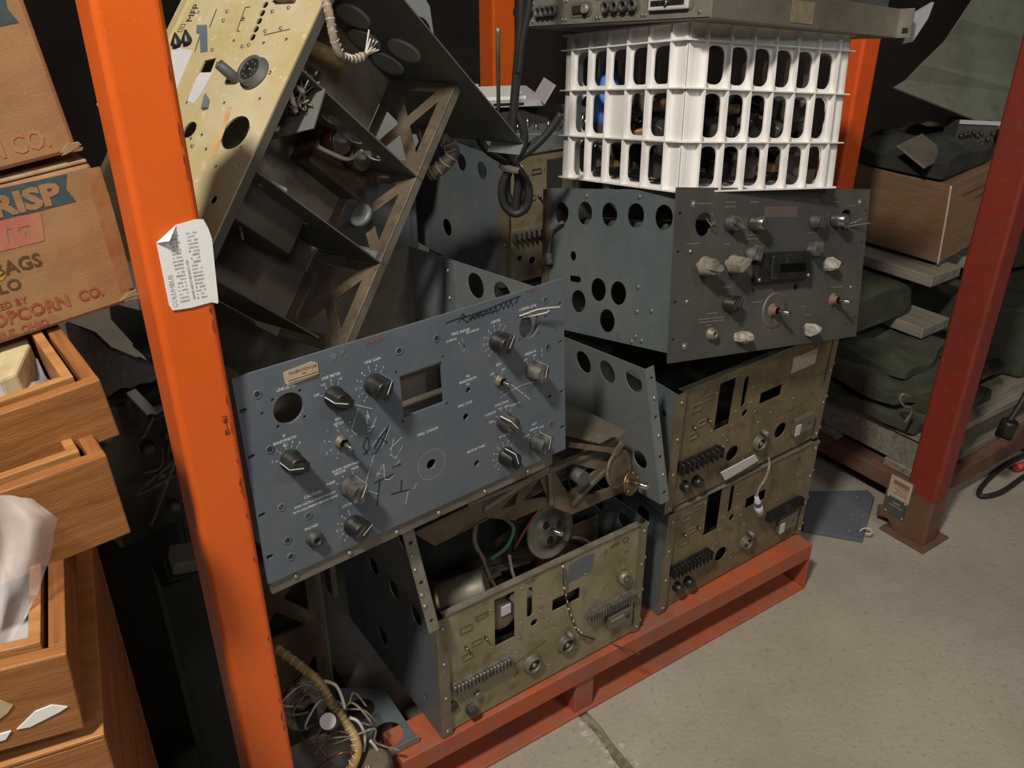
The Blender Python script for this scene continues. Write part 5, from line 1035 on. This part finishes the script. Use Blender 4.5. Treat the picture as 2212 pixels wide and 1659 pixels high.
def lump(name, label, cat, c_, dims, m, seed, M_=None, amp=.25):
    bm = bmesh.new(); bmesh.ops.create_cube(bm, size=1); bmesh.ops.subdivide_edges(bm, edges=bm.edges, cuts=11, use_grid_fill=True); r_ = random.Random(seed); ph = [r_.uniform(0, 6) for _ in range(6)]
    for v in bm.verts:
        x, y, z = v.co; k = 1-amp*.5*max(0, (abs(x)+abs(y)-.55)); wv_ = amp*.25*(math.sin(x*9+ph[0])+math.sin(y*8+ph[1])+math.sin((x+y)*13+ph[2])*.6); zz = z if z < 0 else z*(1-amp*.8*max(0, abs(x)-.2)*2)+wv_*.5
        v.co = Vector((x*k*dims[0]+wv_*.06*dims[0], y*k*dims[1]+wv_*.05, max(zz, -.5)*dims[2]))
    for v in bm.verts:
        if v.co.z > -.4*dims[2]: v.co += Vector((0, -.4, 1))*(noise.noise(v.co*11+Vector((seed, 0, 0)))*.022+noise.noise(v.co*27)*.010)*(amp/.25)
    me = bpy.data.meshes.new(name); bm.to_mesh(me); bm.free(); me.materials.append(m); me.polygons.foreach_set('use_smooth', [True]*len(me.polygons))
    o_ = bpy.data.objects.new(name, me); COL.objects.link(o_); o_.matrix_world = (M_ or Matrix()) @ Matrix.Translation(c_); sb = o_.modifiers.new('s', 'SUBSURF'); sb.levels = sb.render_levels = 1
    return tag(o_, label, cat)
cpk = thing('canvas_pack', 'folded olive canvas pack on the wooden pallet, left of the dark red post', 'canvas pack', M2)
for i, (x_, y_, dx_, dy_, hz_, a_) in enumerate(((.17, .27, .36, .46, .034, 0), (.19, .29, .32, .44, .030, 7), (.15, .30, .30, .42, .034, -5), (.18, .34, .26, .36, .030, 10))):
    lo_ = lump('canvas_fold', '', '', (0, 0, 0), (dx_, dy_, hz_), m_canvas, 20+i, None, .35); lo_.parent = cpk; del lo_['label']; del lo_['category']
    lo_.matrix_world = Matrix(); lo_.matrix_local = Matrix.Translation((x_, y_, .226+.016+i*.027)) @ Matrix.Rotation(math.radians(a_), 4, 'Z')
lump('canvas_pack', 'bulky olive canvas bundle right of the dark red post', 'canvas pack', (.76, .27, .226+.10), (.60, .46, .20), m_canvas, 2, M2, .4)
lump('canvas_pack', 'olive canvas roll lying higher up behind the dark red post', 'canvas pack', (.90, .40, .43+.085), (.44, .30, .15), m_canvas, 3, M2, .4)
lump('canvas_pack', 'dark canvas pad squeezed between the two loose planks', 'canvas pack', (.17, .52, .38+.052), (.30, .42, .104), m_canvas, 4, M2, .15)
o = tag(MB().lathe([(-.05, .02), (.07, .02)], M2 @ Vector((.30, .10, .30)), (.9, .2, .1), 14).build('black_tube', m_black), 'glossy black tube poking out beside the dark red post', 'tube')
# planks: thick weathered boards lying towards the camera
def plank(px0, y0, yaw_, w_, ln, label):
    o_ = MB().box(0, w_, 0, ln, 0, .030).build('plank', m_plank, None, .003); o_.matrix_world = frame(at_y(*px0, y0), yaw_); return tag(o_, label, 'plank', 'loose weathered planks')
m_plank = wood_mat('weathered_plank_long', (.27, .25, .20), (.17, .15, .115), 1)
plank((2010, 622), 2.10, 36, .135, .62, 'upper weathered plank end directly under the plastic-wrapped carton')
plank((1990, 733), 2.10, 36, .125, .62, 'lower weathered plank end above the olive canvas packs')
plank((2098, 585), 2.24, 36, .135, .55, 'weathered plank end beside the upper one, behind the dark red post')
# wrapped carton
Mw = frame(at_y(2025, 570, 2.16), 36, 7, 0); o = thing('wrapped_carton', 'brown carton wrapped in shiny plastic film, behind the orange rear post', 'cardboard box', Mw)
hW = at_y(2042, 392, 2.16).z-at_y(2028, 566, 2.16).z
RZ = Matrix.Rotation(math.radians(-12), 4, 'Z')
m_card2 = mat('brown_wrapped_card', (.24, .13, .058), .4, 0, (.19, .10, .042), 8, .42, .66, spec=.8, bump=.7, bsc=14, stretch=(1, 1, 5)); m_card2.node_tree.nodes['Principled BSDF'].inputs['Coat Weight'].default_value = 1.; m_card2.node_tree.nodes['Principled BSDF'].inputs['Coat Roughness'].default_value = .18
MB().box(0, .42, 0, .33, 0, hW).build('carton_body', m_card2, o, .004)
MB().box(-.0012, .4212, -.0012, .3312, .002, hW+.001).build('plastic_wrap', mat('stretch_film', (.6, .55, .5), .14, 0, alpha=.07, spec=1., bump=.5, bsc=30, stretch=(1, 1, 4)), o)
MB().tube([(-.002, -.002, .0), (-.003, -.003, hW*.4), (-.001, -.002, hW*.7), (-.003, -.002, hW)], .0028, 6).build('wrap_ridge', mat('shiny_film_fold', (.65, .6, .52), .15, 0, alpha=.75, spec=1.), o)
b = MB(); b.box(.06, .3, -.0016, -.0012, hW*.78, hW*.80); b.box(.13, .19, -.0016, -.0012, hW*.66, hW*.685); b.build('carton_print', m_inkblk, o)
# things on the cartons
zt = hW+.002
b = MB(); V = []; nu, nv = 10, 8; r = random.Random(8)
lump('dark_jacket', 'black folded jacket lying on the wrapped carton', 'jacket', (.12, .15, zt+.03), (.26, .26, .05), mat('black_fabric', (.02, .022, .02), .95, 0, (.04, .042, .036), 9, bump=.3, bsc=80), 9, Mw, .3)
o = tag(MB().box(-.06, .06, -.045, .045, 0, .006).build('tan_notebook', m_tan, None, .002), 'tan notebook lying on the black jacket', 'notebook'); o.matrix_world = frame(at_y(1992, 328, 2.22), 40, 6, 28)
Mv = frame(at_y(2095, 335, 2.3), 8, -4); o = thing('relay_assembly', 'small chrome-edged relay assembly on top of the wrapped carton', 'relay', Mv)
MB().box(-.055, .055, 0, .06, -.005, .085).build('relay_body', m_darkgrey, o, .003); MB().box(-.058, .058, -.004, .0, .078, .088).build('chrome_edge', m_papergrey, o); b = MB(); r = random.Random(5)  # chrome edge in pale matte grey, standing in for its bright reflection
for i in range(9): b.lathe([(0, .005), (.01, .004)], (-.045+.011*i, -.001, .03+.03*r.random()), (0, -1, 0), 8)
for i in range(4): b.box(-.045+.025*i, -.032+.025*i, -.008, -.001, .01, .02)
b.build('contacts', m_brass, o)
# ribbed green sheet panel, upper right: a folded sheet leaning back
rowsP = [((1930, 188), (2215, 302), 2.20), ((1958, 172), (2225, 262), 2.26), ((1992, 138), (2235, 205), 2.26), ((2040, 90), (2240, 178), 2.29), ((2052, 72), (2245, 150), 2.38), ((2075, 40), (2260, 95), 2.38), ((2110, -15), (2280, 20), 2.43), ((2120, -40), (2290, -10), 2.5)]
b = MB(); V = []
for l_, r_, y_ in rowsP: V += [at_y(*l_, y_), at_y(*r_, y_+.18)]
b.add(V, [(2*i, 2*i+1, 2*i+3, 2*i+2) for i in range(len(rowsP)-1)]); cV = V[0].copy(); b.v = [tuple(Vector(v)-cV) for v in b.v]
o = b.build('ribbed_panel', m_metalgreen); o.location = cV; s_ = o.modifiers.new('t', 'SOLIDIFY'); s_.thickness = .004; tag(o, 'large pale green ribbed metal panel leaning in the upper right', 'metal panel')
slab_px('plastic_scrap', ((1950, 95), (1975, 30), (2018, 5), (2005, 40), (1972, 90)), 1.54, .01, mat('milky_plastic', (.3, .3, .33), .4), 'milky plastic scrap at the end of the flat rack unit', 'plastic')
# hook
hkp = [at_y(*p, 1.79) for p in ((1968, 858), (1950, 852), (1944, 862), (1952, 876), (1966, 880), (1968, 892), (1955, 912))]
tag(MB().tube(hkp, .0034, 8).build('metal_hook', m_flange), 'pale metal hook hanging in front of the wooden pallet', 'hook')
# blue panel on floor
q = [at_z(*p, .012) for p in ((1745, 1060), (1875, 1058), (1889, 1072), (1864, 1165), (1735, 1142))]; cc = q[3]
o = thing('equipment_cover', 'dark blue panel lying flat on the floor near the pallet corner', 'metal panel', Matrix.Translation((cc.x, cc.y, .001)))
MB().plate([(p.x-cc.x, p.y-cc.y) for p in q], [], 0, .010, 'xy').build('panel_sheet', m_blue, o, .001)
b = MB()
for px_, py_ in ((1851, 1072), (1872, 1078), (1842, 1110), (1864, 1114), (1834, 1145)): p = at_z(px_, py_, .012)-cc; b.lathe([(.010, .004), (.0115, .003)], (p.x, p.y, 0), (0, 0, 1), 8)
b.build('panel_studs', m_screw, o)
p = at_z(1868, 1148, .02); b = MB(); b.tube([p+Vector((-.012, 0, 0)), p+Vector((0, .008, .003)), p+Vector((.014, .004, .004)), p+Vector((.012, -.010, .002)), p+Vector((-.002, -.008, 0))], .0022, 6); tag(b.build('wire_loop', m_lace), 'small loop of white wire on the blue floor panel corner', 'wire')
# cable on the floor at far right
cp = [at_z(2230, 905, .20), at_z(2205, 925, .16)]
p = at_y(2176, 925, 1.80); o = thing('cable_connector', 'black barrel connector hanging at the right edge beside the rusty pallet', 'connector', Matrix.Translation(p))
MB().lathe([(-.022, .020), (.018, .020), (.022, .016)], (0, 0, 0), (.12, 0, 1), 18).build('barrel', m_black, o); MB().lathe([(-.026, .0195), (-.022, .0205)], (0, 0, 0), (.12, 0, 1), 18).build('copper_ring', m_copper, o)
MB().tube([(0, 0, .02), (.02, .01, .06), (.05, .03, .12), (.12, .06, .2)], .007, 8).build('lead', m_rubber, o)
cl = [at_z(*p, .009) for p in ((2235, 975), (2180, 1000), (2135, 1035), (2115, 1062), (2125, 1072), (2165, 1062), (2212, 1030), (2250, 1010))]
tag(MB().tube(cl, .0065, 8).build('floor_cable', m_rubber), 'black cable looping over the concrete floor at the right edge', 'cable')
p = at_z(2205, 1010, .012); tag(MB().lathe([(-.02, .011), (.02, .011), (.03, .006)], p+Vector((0, 0, .004)), (1, .4, 0), 12).build('red_plug', mat('red_plug', (.5, .05, .03), .5)), 'small red plug on the floor cable at the right edge', 'plug')
